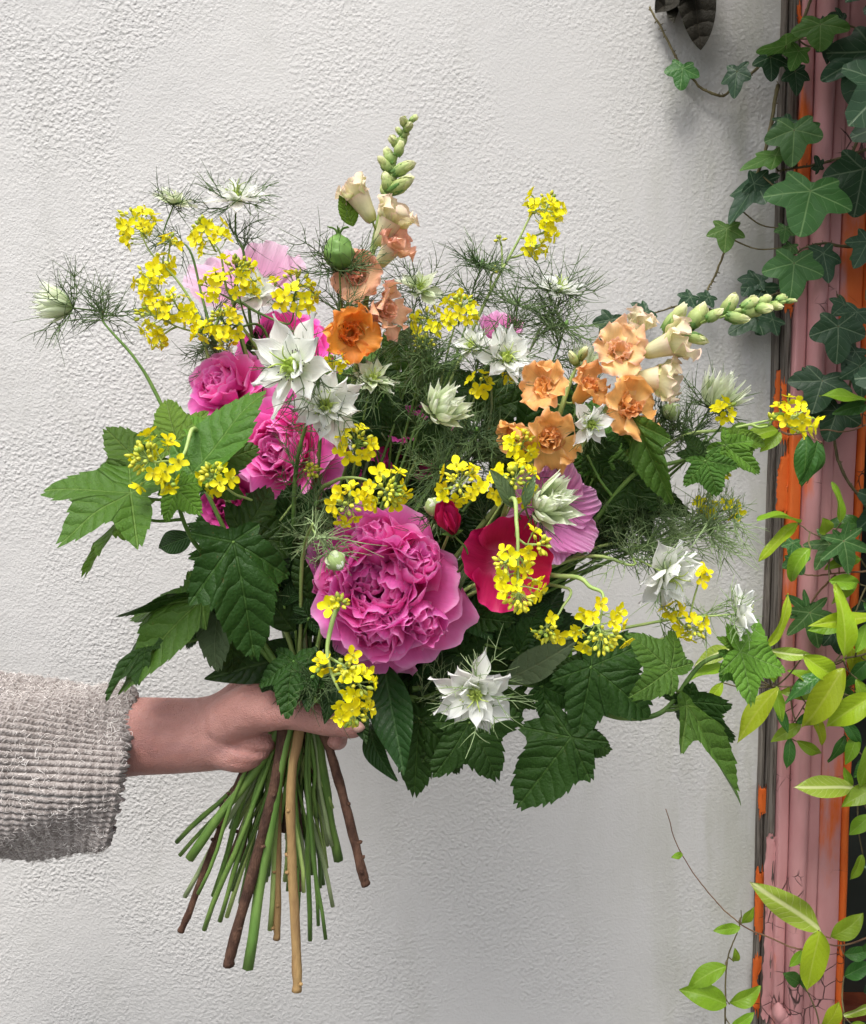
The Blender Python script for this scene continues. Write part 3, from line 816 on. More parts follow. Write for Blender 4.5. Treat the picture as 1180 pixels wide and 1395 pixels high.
def m_paint(name, zs, soft=.12, xs=None):
    """pink paint over orange; zs = [(height, orange amount)] up the board"""
    t = NT(name); p = t.pos(); x, y, z = t.sep(p)
    cr_ = t.n('ShaderNodeValToRGB'); e = cr_.color_ramp.elements
    lo, hi = .7, 1.95
    zs = sorted(zs)
    while len(e) < len(zs): e.new(.5)
    for k, (zz, a) in enumerate(zs): e[k].position = min(1, max(0, (zz - lo) / (hi - lo))); e[k].color = (a, a, a, 1)
    t.put(cr_.inputs[0], t.math('DIVIDE', t.math('SUBTRACT', z, lo), hi - lo))
    nz = t.noise(t.vmul(p, (1, 1, .22)), 45, 4.0, .62)
    nz2 = t.noise(t.vmul(p, (1, 1, .5)), 9, 3.0, .6)
    f = t.math('ADD', cr_.outputs[0], t.math('ADD', t.math('MULTIPLY', t.math('SUBTRACT', nz, .5), .7), t.math('MULTIPLY', t.math('SUBTRACT', nz2, .5), .8)))
    f = t.step(f, .5 - soft, .5 + soft)
    pk = t.mix(t.noise(t.vmul(p, (1, 1, .3)), 60, 4.0, .6), (.50, .215, .22), (.62, .33, .33))
    orr = t.mix(t.noise(p, 40, 3.0), (.64, .10, .012), (.74, .17, .03))
    c = t.mix(f, pk, orr)
    grime = t.step(t.noise(t.vmul(p, (1, 1, .15)), 24, 5.0, .65), .52, .80)
    c = t.mix(t.math('MULTIPLY', grime, .55), c, (.16, .10, .085))
    # cracks: short cross cracks and a few long splits
    dst = t.n('ShaderNodeVectorMath', operation='ADD'); nn = t.n('ShaderNodeTexNoise'); t.put(nn.inputs['Vector'], p); nn.inputs['Scale'].default_value = 55
    t.put(dst.inputs[0], p); t.put(dst.inputs[1], t.vmul(nn.outputs['Color'], (.004, .004, .004)))
    def cracks(sc, w, th):
        vo = t.n('ShaderNodeTexVoronoi', feature='DISTANCE_TO_EDGE'); t.put(vo.inputs['Vector'], t.vmul(dst.outputs[0], sc)); vo.inputs['Scale'].default_value = 1.0
        k = t.math('SUBTRACT', 1.0, t.step(vo.outputs['Distance'], w * .3, w))
        return t.math('MULTIPLY', k, t.step(t.noise(p, 14.0, 2.0), th, th + .08))
    ck = t.math('MAXIMUM', cracks((30, 30, 44), .022, .54), cracks((70, 60, 5), .022, .60))
    c = t.mix(t.math('MULTIPLY', ck, .92), c, (.035, .022, .018))
    h = t.math('SUBTRACT', t.math('MULTIPLY', t.noise(t.vmul(p, (1, 1, .3)), 120, 3.0), .35), ck)
    return t.finish(c, .55, t.bump(h, .0016, .9), spec=.35)
def zpx(y, d=.965): return float(P(1090, y, d)[2])

ground = MB(); v = np.array([[-150, -150, 0], [150, -150, 0], [150, 150, 0], [-150, 150, 0]], float); ground.add(v, np.array([[0, 1, 2, 3]]))
ob('ground', ground.build('ground', m_ground()), kind='structure')
XF = lambda px, d=.965: float(P(px + 6, 1150, d)[0])
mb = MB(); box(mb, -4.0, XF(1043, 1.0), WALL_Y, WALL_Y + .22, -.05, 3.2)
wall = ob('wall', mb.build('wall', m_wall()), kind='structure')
for p_ in wall.data.polygons: p_.use_smooth = False
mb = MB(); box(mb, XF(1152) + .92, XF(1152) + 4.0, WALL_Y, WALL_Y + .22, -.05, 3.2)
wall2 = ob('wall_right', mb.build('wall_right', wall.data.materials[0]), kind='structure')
for p_ in wall2.data.polygons: p_.use_smooth = False

fr_ = thing('door_frame', 'old timber door frame with cracked pink and orange paint beside the white wall', 'door frame', (XF(1090), .985, 0))
def profile(name, pts, mat, warp=.0006, smooth=True, z0=0.0, z1=2.9, nz=150):
    p = np.array(pts, float); n = len(p); z = np.linspace(z0, z1, nz)
    wx = warp * (np.sin(z * 9 + U(0, 6)) + .5 * np.sin(z * 31 + U(0, 6))); wy = warp * (np.sin(z * 7 + U(0, 6)) + .4 * np.sin(z * 43 + U(0, 6)))
    v = np.stack([p[None, :, 0] + wx[:, None], p[None, :, 1] + wy[:, None], np.broadcast_to(z[:, None], (nz, n))], -1).reshape(-1, 3)
    me = mesh(name, v, gridq(n, nz, False), np.zeros((len(v), 2)), mat, smooth)
    return ob(name, me, fr_)
def boardp(x0, x1, yf, yb, r=.0018):
    """board section: back-left corner round the front to back-right, eased arrises"""
    return [(x0, yb), (x0, yf + r), (x0 + r * .3, yf + r * .3), (x0 + r, yf), ((x0 * 2 + x1) / 3, yf), ((x0 + 2 * x1) / 3, yf), (x1 - r, yf), (x1 - r * .3, yf + r * .3), (x1, yf + r), (x1, yb)]
WOOD = m_wood()
PA = m_paint('paint_outer', [(zpx(1395), .3), (zpx(1150), .2), (zpx(1050), .1), (zpx(740), .75), (zpx(640), .9), (zpx(560), .25), (zpx(380), .2), (zpx(250), .85), (zpx(60), .35)])
PB = m_paint('paint_round', [(zpx(1395), .05), (zpx(900), .05), (zpx(720), .35), (zpx(650), .5), (zpx(560), .05), (zpx(300), .3), (zpx(180), .15), (zpx(0), .1)])
PC = m_paint('paint_flat', [(zpx(1395), .0), (zpx(700), .08), (zpx(0), .0)])
PD = m_paint('paint_inner', [(zpx(1395), .1), (zpx(1200), .45), (zpx(1100), .6), (zpx(960), .3), (zpx(600), .15), (zpx(420), .5), (zpx(230), .55), (zpx(100), .05)])
PE = m_paint('paint_bead', [(zpx(1395), .95), (zpx(900), .9), (zpx(400), .8), (zpx(0), .85)])
x = [XF(q) for q in (1039, 1047, 1056, 1071, 1094, 1111, 1142, 1152)]
profile('wood_strip', boardp(x[0], x[1] - .001, .990, 1.02), WOOD, .0008)
profile('wood_strip', boardp(x[1], x[2] - .0008, .976, 1.02), WOOD, .0008)
profile('painted_board', boardp(x[2], x[3] - .0006, .968, 1.02), PA)
a = np.linspace(math.pi, 0, 13); xm = (x[3] + x[4]) / 2; hw = (x[4] - x[3]) / 2 - .0005
profile('half_round_moulding', [(xm - hw, 1.02)] + [(xm + hw * math.cos(q), .966 - .013 * math.sin(q)) for q in a] + [(xm + hw, 1.02)], PB)
profile('flat_moulding', boardp(x[4] + .0004, x[5] - .0008, .964, 1.02), PC)
profile('painted_board', boardp(x[5], x[6] - .0006, .967, 1.02), PD)
xm = (x[6] + x[7]) / 2; hw = (x[7] - x[6]) / 2
profile('edge_bead', [(xm - hw, 1.04)] + [(xm + hw * math.cos(q), .969 - .006 * math.sin(q)) for q in a] + [(xm + hw, 1.04)], PE)
# ragged sheets of paint still clinging to the bare strips
def flake(x0, x1, z0, z1, y, mat):
    nu, nv = 9, 46
    u = np.linspace(0, 1, nu)[None]; v = np.linspace(0, 1, nv)[:, None]
    j0 = np.cumsum(rng.normal(size=(nv, 1)), 0) * .0006; j1 = np.cumsum(rng.normal(size=(nv, 1)), 0) * .0008
    j0 = np.clip(j0, -.002, .003); j1 = np.clip(j1, -.004, .002)
    X = (x0 + j0) * (1 - u) + (x1 + j1) * u
    Z = z0 + (z1 - z0) * v + np.where((v == 0) | (v == 1), 1, 0) * rng.normal(size=(nv, nu)) * .006
    edge = np.minimum(np.minimum(u, 1 - u) * 4, np.minimum(v, 1 - v) * 20)
    Y = y - .0012 * np.clip(edge, .25, 1) - .0016 * rng.random((nv, nu)) * (edge < .3)
    V = np.stack([X + 0 * Z, Y, Z], -1).reshape(-1, 3)
    ob('paint_flake', mesh('paint_flake', V, gridq(nu, nv), np.zeros((len(V), 2)), mat), fr_)
PO = m_paint('paint_orange_flake', [(zpx(1395), .95), (zpx(700), .9), (zpx(0), .8)])
for (xa, xb, ya, yb_, yy) in ((1050, 1058, 0, 24, .976), (1047, 1057, 188, 296, .976), (1044, 1056, 372, 420, .976), (1039, 1048, 500, 585, .9895), (1043, 1056, 620, 700, .976), (1038, 1046, 1085, 1120, .9895), (1038, 1047, 1200, 1290, .9895), (1043, 1056, 1140, 1395, .976), (1044, 1055, 520, 600, .976), (1038, 1046, 1320, 1395, .9895)):
    flake(XF(xa), XF(xb), zpx(yb_), zpx(ya), yy, PO if (ya < 1140 or xa < 1040) else PC)
# swollen paint at the foot of the moulding
mb = MB()
for k in range(4):
    mb.add(*blob(P(1064 + 8 * k, 1398 + U(-6, 6), .962), (U(-.5, .5), 0, 1), .026, .0085, 12, 9))
ob('plinth_lump', mb.build('plinth_lump', PC), fr_)

def m_pane():
    t = NT('dark_glazing'); n1 = t.noise(t.pos(), 5.0, 3.0)
    return t.finish(t.mix(n1, (.030, .036, .032), (.065, .072, .066)), .16, t.bump(t.noise(t.pos(), 3.0), .002, .3), spec=.5)
dr = thing('glazed_door', 'dark glazed door leaf with red-brown bars inside the painted frame', 'door', (x[7] + .45, 1.03, 0))
mb = MB(); box(mb, x[7] + .002, x[7] + .90, 1.035, 1.045, .05, 2.85); g = ob('pane', mb.build('pane', m_pane()), dr)
for p_ in g.data.polygons: p_.use_smooth = False
BAR = m_stem('bar_red_brown', (.16, .035, .018), (.28, .07, .03), rough=.5, scale=40)
for yy in (585, 1372):
    zc = zpx(yy, 1.02); mb = MB(); box(mb, x[7] + .003, x[7] + .90, 1.008, 1.034, zc - .010, zc + .010); g = ob('glazing_bar', mb.build('glazing_bar', BAR), dr)
    for p_ in g.data.polygons: p_.use_smooth = False

# ------------------------------------------------------------------ person: forearm and gripping hand, knitted sleeve
def m_skin():
    t = NT('skin'); p = t.pos()
    n1 = t.noise(p, 26, 4.0, .6); n2 = t.noise(p, 260, 3.0, .6)
    c = t.mix(t.step(n1, .3, .7), (.40, .185, .155), (.50, .26, .225))
    c = t.mix(t.math('MULTIPLY', t.step(n2, .55, .8), .25), c, (.50, .17, .13))
    pores = t.n('ShaderNodeTexVoronoi'); t.put(pores.inputs['Vector'], p); pores.inputs['Scale'].default_value = 900
    cre = t.noise(t.vmul(p, (1.0, 1, .4)), 150, 3.0, .6)
    vein = t.noise(t.vmul(p, (.5, 1, 1.4)), 60, 2.0, .5, 1.2)
    c = t.mix(t.math('MULTIPLY', t.step(vein, .56, .70), .22), c, (.30, .16, .17))
    nrm = t.bump(t.math('ADD', t.math('MULTIPLY', pores.outputs['Distance'], .6), t.math('MULTIPLY', cre, 2.2)), .0010, .85)
    return t.finish(c, .5, nrm, spec=.35, sub=(.18, (.9, .35, .2), .006))
def chain(mb, pts, rad, sides=14, n=6):
    path = cr(pts, n); rr = np.interp(np.linspace(0, 1, len(path)), np.linspace(0, 1, len(rad)), rad)
    mb.tube(path, rr, sides)
    for i in (0, -1):
        mb.add(*blob(path[i] - np.array([0, 0, rr[i]]), (0, 0, 1), 2 * rr[i], rr[i], sides, 9, (np.linspace(0, 1, 9), np.sin(np.linspace(.02, math.pi - .02, 9)))))
person = thing('person', 'forearm reaching in from a knitted oatmeal sleeve, hand gripping the bouquet stems', 'person', P(60, 1100, .68))
mb = MB()
def ell(mb, pts, hh, hd, sides=28, n=8):
    """limb of elliptical section: pts px, hh half height, hd half depth (metres)"""
    path = cr([P(*q) for q in pts], n); s = np.linspace(0, 1, len(path)); H = np.interp(s, np.linspace(0, 1, len(hh)), hh); D = np.interp(s, np.linspace(0, 1, len(hd)), hd)
    t_ = np.gradient(path, axis=0); t_ /= np.linalg.norm(t_, axis=1)[:, None]
    Y = np.array([0, 1.0, 0])[None] - t_ * t_[:, 1:2]; Y /= np.linalg.norm(Y, axis=1)[:, None]; Z = np.cross(t_, Y) * -1
    th = np.linspace(0, 2 * math.pi, sides, endpoint=False)
    v = path[:, None] + H[:, None, None] * Z[:, None] * np.sin(th)[None, :, None] + D[:, None, None] * Y[:, None] * np.cos(th)[None, :, None]
    v = np.concatenate([path[None, :1].repeat(sides, 1) + (v[:1] - path[0]) * .01, v, path[None, -1:].repeat(sides, 1) + (v[-1:] - path[-1]) * .01])
    mb.add(v.reshape(-1, 3), gridq(sides, len(v), True))
k_ = pxm(.675)
ell(mb, [(-420, 1060, .69), (-150, 1030, .685), (120, 1007, .68), (190, 1003, .676), (270, 1001, .675), (325, 992, .675)], [.044, .042, .0335, .0312, .0295, .031], [.042, .038, .027, .025, .024, .023])
ell(mb, [(275, 1001, .675), (320, 992, .676), (352, 978, .682), (385, 965, .694)], [.027, .034, .037, .036], [.022, .022, .020, .015])
chain(mb, [P(305, 985, .668), P(345, 966, .658), P(388, 968, .644)], [.020, .0205, .0150])           # ball of the thumb
chain(mb, [P(296, 1022, .668), P(330, 1027, .664), P(356, 1014, .666)], [.0140, .0148, .0120])        # heel of the hand
chain(mb, [P(375, 968, .646), P(412, 975, .638), P(446, 983, .637), P(484, 992, .644)], [.0140, .0115, .0112, .0086])  # thumb
# fingers
for k, (yy, L) in enumerate(((920, 1.0), (948, 1.06), (975, 1.0), (1000, .84))):                       # fingers wrapping round behind
    chain(mb, [P(372, yy + 6, .697), P(405, yy, .712), P(405 + 45 * L, yy + 4, .707), P(405 + 66 * L, yy + 8, .686), P(405 + 60 * L, yy + 10, .668)], [.0105, .0098, .0090, .0082, .0074])
raw = bpy.data.objects.new('hand_raw', mb.build('hand_raw', m_skin())); COL.objects.link(raw)
md = raw.modifiers.new('r', 'REMESH'); md.mode = 'VOXEL'; md.voxel_size = .0022; md.use_smooth_shade = True
md = raw.modifiers.new('s', 'SMOOTH'); md.factor = .6; md.iterations = 7
dg = bpy.context.evaluated_depsgraph_get()
arm_me = bpy.data.meshes.new_from_object(raw.evaluated_get(dg))
if not arm_me.materials: arm_me.materials.append(raw.data.materials[0])
bpy.data.objects.remove(raw)
n = len(arm_me.vertices); co = np.empty(n * 3, np.float32); arm_me.vertices.foreach_get('co', co); co = co.reshape(-1, 3)
def crease(a, b, w, dep):          # a skin fold between two points
    global co
    a, b = np.asarray(a), np.asarray(b); ab = b - a; t_ = np.clip(((co - a) @ ab) / (ab @ ab), 0, 1)
    dd = np.linalg.norm((co - (a + t_[:, None] * ab)) * np.array([1, .25, 1]), axis=1)
    nr_ = np.empty(n * 3, np.float32); arm_me.vertices.foreach_get('normal', nr_); nr_ = nr_.reshape(-1, 3)
    co = co - nr_ * (dep * np.exp(-(dd / w) ** 2) * (co[:, 1] < .69))[:, None]
for (p0, p1, w, dp) in (((312, 1018, .65), (372, 1030, .655), .0022, .0034), ((318, 1036, .655), (362, 1040, .66), .0020, .0014), ((268, 955, .65), (266, 1050, .65), .003, .0006), ((376, 1000, .64), (395, 992, .632), .002, .0012)):
    crease(P(*p0), P(*p1), w, dp)
arm_me.vertices.foreach_set('co', np.ascontiguousarray(co, np.float32).ravel()); arm_me.update(); arm_me.name = 'body'
body = ob('body', arm_me, person)
mb = MB(); mb.add(*blob(P(478, 989, .636), (1, 0, -.15), .011, .0045, 8, 6)); ob('thumb_nail', mb.build('thumb_nail', m_stem('nail', (.62, .36, .30), (.68, .42, .35), rough=.25)), body)

def m_knit():
    t = NT('oatmeal_knit'); u, v, _ = t.sep(t.uv()); p = t.pos()
    n1 = t.noise(p, 16, 4.0, .6); n2 = t.noise(p, 330, 3.0, .65)
    c = t.mix(t.step(n2, .32, .68), (.17, .142, .13), (.41, .37, .35))
    c = t.mix(t.math('MULTIPLY', n1, .35), c, (.33, .29, .27))
    # stitches: slanting V along each rib
    fr = t.math('ABSOLUTE', t.math('SUBTRACT', t.math('FRACT', u), .5))
    ph = t.math('FRACT', t.math('ADD', t.math('MULTIPLY', v, 330.0), t.math('MULTIPLY', fr, 1.6)))
    st = t.math('ABSOLUTE', t.math('SUBTRACT', ph, .5))
    groove = t.step(fr, .34, .5)
    c = t.mix(t.math('MULTIPLY', groove, .75), c, (.11, .088, .078))
    h = t.math('ADD', t.math('MULTIPLY', st, .6), t.math('MULTIPLY', n2, 1.1))
    return t.finish(c, .95, t.bump(h, .0014, 1.0), spec=.1, sheen=.4)
NR = 84; SEG = 6; NL = 190
ths = np.linspace(0, 1, NR * SEG, endpoint=False)
cs = np.linspace(0, 1, NL)
key = np.array([0, .35, .62, .85, 1.0])
cl = np.array([P(-420, 1075, .70), P(-170, 1052, .69), P(0, 1043, .683), P(104, 1046, .68), P(160, 1050, .678)])
path = np.stack([np.interp(cs, key, cl[:, i]) for i in range(3)], 1)
HH = np.interp(cs, key, np.array([150, 138, 126, 114, 107]) * k_); HD = np.interp(cs, key, [.060, .058, .054, .050, .047])
tilt = np.interp(cs, key, [0, 0, .02, .13, .225]); yaw = np.interp(cs, key, [0, 0, .05, .28, .42])
th = ths * 2 * math.pi
rib = np.abs(np.sin(math.pi * ths * NR)) ** .7
amp = .0024
wav = .0055 * np.sin(3 * th[None] + 9 * cs[:, None]) * cs[:, None] * .7 + .005 * np.sin(5 * th[None] - 14 * cs[:, None] + 1) * .7
wav = wav + .0012 * np.sin(cs[:, None] * 190 + th[None] * 3) * np.sin(cs[:, None] * 61 + 2)
hem = np.where(cs > .985, (cs - .985) / .015, 0)[:, None]
rad = 1 + 0 * wav
dz = (HH[:, None] + wav + amp * rib[None] * (1 - .3 * hem) - .004 * hem) * np.sin(th)[None]
dy = -(HD[:, None] + wav + amp * rib[None] * (1 - .3 * hem) - .004 * hem) * np.cos(th)[None]
jit = .0016 * np.sin(th * NR * .5)[None] * hem + .0012 * rng.normal(size=(1, len(th))) * hem
X = path[:, 0:1] + np.tan(tilt)[:, None] * dz - yaw[:, None] * dy + jit
V = np.stack([X, path[:, 1:2] + dy, path[:, 2:3] + dz], -1)
inner = V[-1:] * 1.0
inn = []
for q in (.0, .5, 1.2):                      # the cuff turns in and runs back up inside
    c0 = path[-1] - np.array([.01 + .03 * q, 0, 0]); w = V[-1] - path[-1]; w = w * np.array([1, .93, .93]); inn.append((path[-1] + w - np.array([.03 * q, 0, 0]))[None])
V = np.concatenate([V] + inn)
uvu = np.broadcast_to(ths[None] * NR, V.shape[:2]); uvv = np.broadcast_to(np.concatenate([cs * .36, [.361, .365, .37]])[:, None], V.shape[:2])
knit = m_knit()
slv = ob('sweater_sleeve', mesh('sweater_sleeve', V.reshape(-1, 3), gridq(NR * SEG, len(V), True), np.stack([uvu, uvv], -1).reshape(-1, 2), knit), person)
FUZZ = m_stem('sleeve_fuzz', (.55, .50, .47), (.80, .76, .73), rough=.9, spec=.1)
mb = MB()
Vs = V[:NL]
for k in range(3600):
    i = int(rng.integers(int(NL * .52), NL - 1)); j = int(rng.integers(NR * SEG))
    p0 = Vs[i, j]; nrm = unit(np.array([0, p0[1] - path[i, 1], p0[2] - path[i, 2]]))
    d0 = unit(rng.normal(size=3)); d0 = unit(d0 - nrm * (d0 @ nrm) * .9 + np.array([.4, 0, 0]) * rng.choice([-1, 1]))
    L = U(.0015, .006); sd_ = unit(np.cross(nrm, d0))
    s = np.linspace(0, 1, 5)
    pts = p0[None] + nrm[None] * (.0003 + .0014 * np.sin(s * math.pi) * U(.3, 1.2))[:, None] + d0[None] * (L * s)[:, None] + sd_[None] * (L * .25 * np.sin(s * U(2, 7) + U(0, 6)))[:, None]
    mb.tube(pts, U(.00010, .00022), 3, False)
ob('fuzz', mb.build('fuzz', FUZZ), slv, kind='stuff')

# ------------------------------------------------------------------ bouquet: peonies
L_ = lambda x0, y0, x1, y1, d0, d1, shape, mat, roll=0.0, sx=1.0, **kw: ((x0, y0, d0), (x1, y1, d1), shape, mat, roll, sx, kw)
peony('large open pink peony with ruffled swirling petals at the front of the bouquet', (520, 800), .635, 108, (-.05, .12, 1), PEONY,
      via=[(470, 880, .70)], stemmat=CALYX, swirl=[(-.14, .10, .16, -.1, .4, .75), (.36, .26, .12, -.30, -.9, .95), (.42, -.36, .16, -.35, -2.2, .80), (-.06, -.40, .12, .30, .2, .95), (-.44, .04, .12, -.35, 1.5, .78), (-.05, .40, .05, -.45, .3, .95)],
      loose=[(95, 30, 1.08, 1.2, .30, .05, .1), (70, 38, 1.10, 1.2, .25, .0, -.2), (130, 34, 1.0, 1.1, .30, .05, .2), (-90, 26, 1.0, 1.35, .42, .08, .1), (-60, 34, .95, 1.0, .35, .05, -.3), (-125, 36, 1.0, 1.1, .3, .03, .2), (185, 32, .95, 1.0, .4, .05, .2), (10, 34, 1.0, 1.0, .4, .05, -.2),
             (-88, 104, 1.22, 1.0, .05, -.05, .2), (-72, 112, 1.25, .6, .1, -.05, .8), (-35, 96, 1.25, .9, .05, 0, -.3), (172, 96, 1.22, .9, .05, 0, .2), (195, 100, 1.15, .8, .05, 0, -.2)],
      leaves=[L_(400, 900, 385, 972, .625, .60, 'currant', CURRANT_D, .2, .9), L_(528, 905, 540, 1055, .67, .62, 'lance', LANCE_D, .3, 1.0, W=.20, bend=-.3),
              L_(606, 836, 640, 752, .655, .645, 'lance', LANCE_P, -.3, .8, W=.10),
              L_(440, 890, 282, 922, .69, .64, 'lance', LANCE_D, -.9, 1.0, W=.17, bend=-.4, n=(0, -.6, 1)),
              L_(505, 985, 522, 1066, .69, .65, 'lance', LANCE_D, .7, 1.0, W=.2, bend=-.8),
              L_(432, 880, 412, 968, .63, .605, 'lance', LANCE_D, .4, 1.0, W=.22, bend=-.3), L_(456, 890, 446, 985, .64, .612, 'lance', LANCE_D, -.3, 1.0, W=.2, bend=-.4), L_(485, 930, 492, 1010, .66, .625, 'lance', LANCE_D, .3, 1.0, W=.22, bend=-.5)])
peony('pink peony behind the white starry bloom and its mustard sprig', (382, 612), .69, 82, (-.4, .05, 1), PEONY, via=[(400, 780, .71)],
      swirl=[(.0, .35, .4, .4, .2, .55)],
      leaves=[L_(375, 905, 362, 958, .66, .635, 'lance', LANCE_D, .2, 1.0, W=.24), L_(262, 728, 210, 752, .70, .71, 'lance', LANCE_D, -.4, 1.0, W=.26)])
peony('rounded magenta peony tucked above the corrugated currant leaf', (302, 526), .72, 62, (-.4, .4, .85), PEONY, via=[(370, 720, .73)], full=.9)
peony('deep pink peony under the arching mustard stems', (385, 470), .77, 70, (-.1, .6, .8), PEONY_DEEP, end='green', via=[(395, 700, .74)], full=.85)
peony('deep pink peony half hidden in threads behind the greenish closed bloom', (560, 600), .77, 62, (.0, .3, 1), PEONY_DEEP, end='green', via=[(450, 800, .74)], full=.85,
      leaves=[L_(690, 925, 782, 872, .68, .66, 'lance', CURRANT_U, .9, 1.0, W=.20, n=(0, -.4, 1)), L_(520, 590, 470, 545, .72, .70, 'lance', LANCE_D, .2, 1.0, W=.3)])
peony('wine red shaded peony low beside the hanging currant leaves', (315, 688), .75, 52, (-.4, -.1, 1), PEONY_WINE, end='green', via=[(390, 840, .73)], full=.8)
peony('wine red shaded peony half showing above the arching mustard spray', (455, 650), .76, 46, (.1, .1, 1), PEONY_WINE, end=None, via=[(420, 840, .73)], full=.7)

# ------------------------------------------------------------------ bouquet: satin-petalled godetias and mallow
def satin(label, c, d, Rpx, f, mat, petals, end=None, name='godetia', centre=True, via=(), leaves=(), W=.62, ruf=.13, roll=0.0, cup=.5, bend=.3, nf=2.2, cat='flower'):
    """petals: (azimuth deg, lean deg, length)"""
    R = Rpx * pxm(d); z = face(f); F = mat4(frame(z, roll), P(*c, d) - z * R * .45)
    b, e, r = take(end) if end else take('short')
    t = thing(name, label, cat, e, 'satin-petalled flowers in the bouquet')
    for (az, ln, LL) in petals:
        me = mesh('petal', *petal(1, W, 'obov', bend + U(-.1, .1), cup, ruf, nf, .05, reflex=U(.1, .5), nu=73 if nf > 4 else 25, nv=18), mat)
        ob('petal', me, t, petalM(F, R_(az), R_(ln), .04 * R, 0, R * LL, U(-.12, .12)))
    if centre:
        mb = MB()
        for k in range(16):
            o = F[:3, 0] * math.cos(k * 2.4) + F[:3, 1] * math.sin(k * 2.4); p0 = F[:3, 3] + z * R * .05
            p1 = p0 + z * R * U(.25, .4) + o * R * U(.05, .2); mb.tube(np.array([p0, p1]), .0004, 4); mb.add(*blob(p1, o, .003, .0009, 5, 5))
        ob('stamens', mb.build('stamens', CARPEL), t, kind='stuff')
    mb = MB()
    for k in range(5):
        vv, qq, u2 = petal(R * .4, R * .13, 'lance', .4, .8, 0, nu=5, nv=6); mb.add(T(petalM(F, k * 1.257, R_(70), .03 * R, -.06 * R), vv), qq, u2)
    ob('calyx', mb.build('calyx', CALYX), t)
    ob('stem', stem_mesh(stem_path(F[:3, 3], -z, [P(*q) for q in via], b, e), r or .0016, STEM, [P(*l[0]) for l in leaves]), t)
    add_leaves(t, leaves)
    return t
satin('pale pink flower with pleated satin petals behind a greenish closed bloom', (752, 698), .665, 80, (.25, .1, 1), MALLOW,
      [(75, 60, 1.05), (20, 66, 1.0), (-40, 70, 1.05), (-85, 74, .95), (130, 62, 1.0), (185, 66, .95)], 'green', 'mallow', W=.50, ruf=.11, nf=9.0, via=[(600, 850, .72)],
      leaves=[L_(700, 690, 672, 640, .60, .59, 'lance', LANCE_P, .2, 1, W=.2), L_(715, 690, 728, 645, .60, .595, 'lance', LANCE_P, -.3, 1, W=.18)])
satin('crimson bowl-shaped flower with pale throat and mustard hanging across it', (692, 768), .625, 74, (.0, -.05, 1), CRIMSON,
      [(80, 62, 1.08), (165, 66, 1.0), (255, 66, 1.05), (345, 66, .98)], 'green', 'godetia', W=.72, ruf=.09, via=[(560, 870, .71)], cup=.6, bend=.35)
satin('crimson flower bud still furled beside the large peony', (613, 712), .61, 44, (-.25, .75, .5), CRIMSON_BUD,
      [(0, 12, 1.3), (90, 14, 1.35), (180, 12, 1.3), (270, 14, 1.25), (45, 8, 1.2), (200, 6, 1.2)], 'green', 'godetia', centre=False, W=.42, ruf=.04, cup=1.1, bend=.55, via=[(540, 860, .70)])
satin('translucent lilac flower rising behind the yellow mustard and white blooms', (335, 372), .83, 100, (-.1, .65, .6), LILAC,
      [(170, 72, 1.0), (120, 58, .8), (60, 52, .85), (5, 66, .95), (250, 64, .9), (300, 66, .9)], None, 'mallow', W=.56, ruf=.10, nf=4.0, via=[(390, 650, .78)])
satin('bright pink satin flower peeking above the white blooms near the tall mustard', (682, 448), .79, 40, (.1, .7, .6), MALLOW,
      [(90, 55, 1), (30, 60, 1), (150, 60, 1), (270, 60, .9), (210, 60, .9)], None, 'mallow', W=.6, via=[(520, 750, .76)])
satin('small magenta flower in the dark hollow beneath the greenish closed bloom', (552, 580), .735, 38, (-.2, .5, .8), PEONY_DEEP,
      [(90, 55, 1), (18, 60, 1), (162, 60, 1), (234, 60, .9), (306, 60, .9)], None, 'mallow', W=.55, ruf=.25, centre=False, via=[(480, 780, .72)])

# ------------------------------------------------------------------ bouquet: snapdragons
def snapdragon(label, spine, buds, florets, end, via=(), leaves=()):
    b, e, r = take(end)
    t = thing('snapdragon', label, 'flower', e, 'snapdragon spikes in the bouquet')
    pth = cr([P(*q) for q in spine] + [P(*q) for q in via] + [b, e], 8)
    n = len(pth); mb = MB(); mb.tube(pth, np.interp(np.linspace(0, 1, n), [0, .12, .4, 1], [.0008, .0016, .0024, r or .0028]), 8)
    def pedicel(p0):
        k = int(np.linalg.norm(pth[:-9] - p0[None], axis=1).argmin()); k = min(k + 1, n - 1)
        mb.tube(cr([pth[k], (pth[k] + p0) / 2 + np.array([0, 0, -.001]), p0], 3), .0009, 5)
    for (x0, y0, x1, y1, d, w) in buds:
        p0, p1 = P(x0, y0, d), P(x1, y1, d + U(-.012, .006)); pedicel(p0)
        snap_bud(t, p0, p1 - p0, np.linalg.norm(p1 - p0), w)
    for (x0, y0, d, f, S, lip, tb, op, roll) in florets:
        p0 = P(x0, y0, d); pedicel(p0)
        snap_floret(t, p0, face(f), S * pxm(d), lip, tb, roll, op)
    ob('stem', mb.build('stem', STEM_PALE), t)
    add_leaves(t, leaves)
D = .70
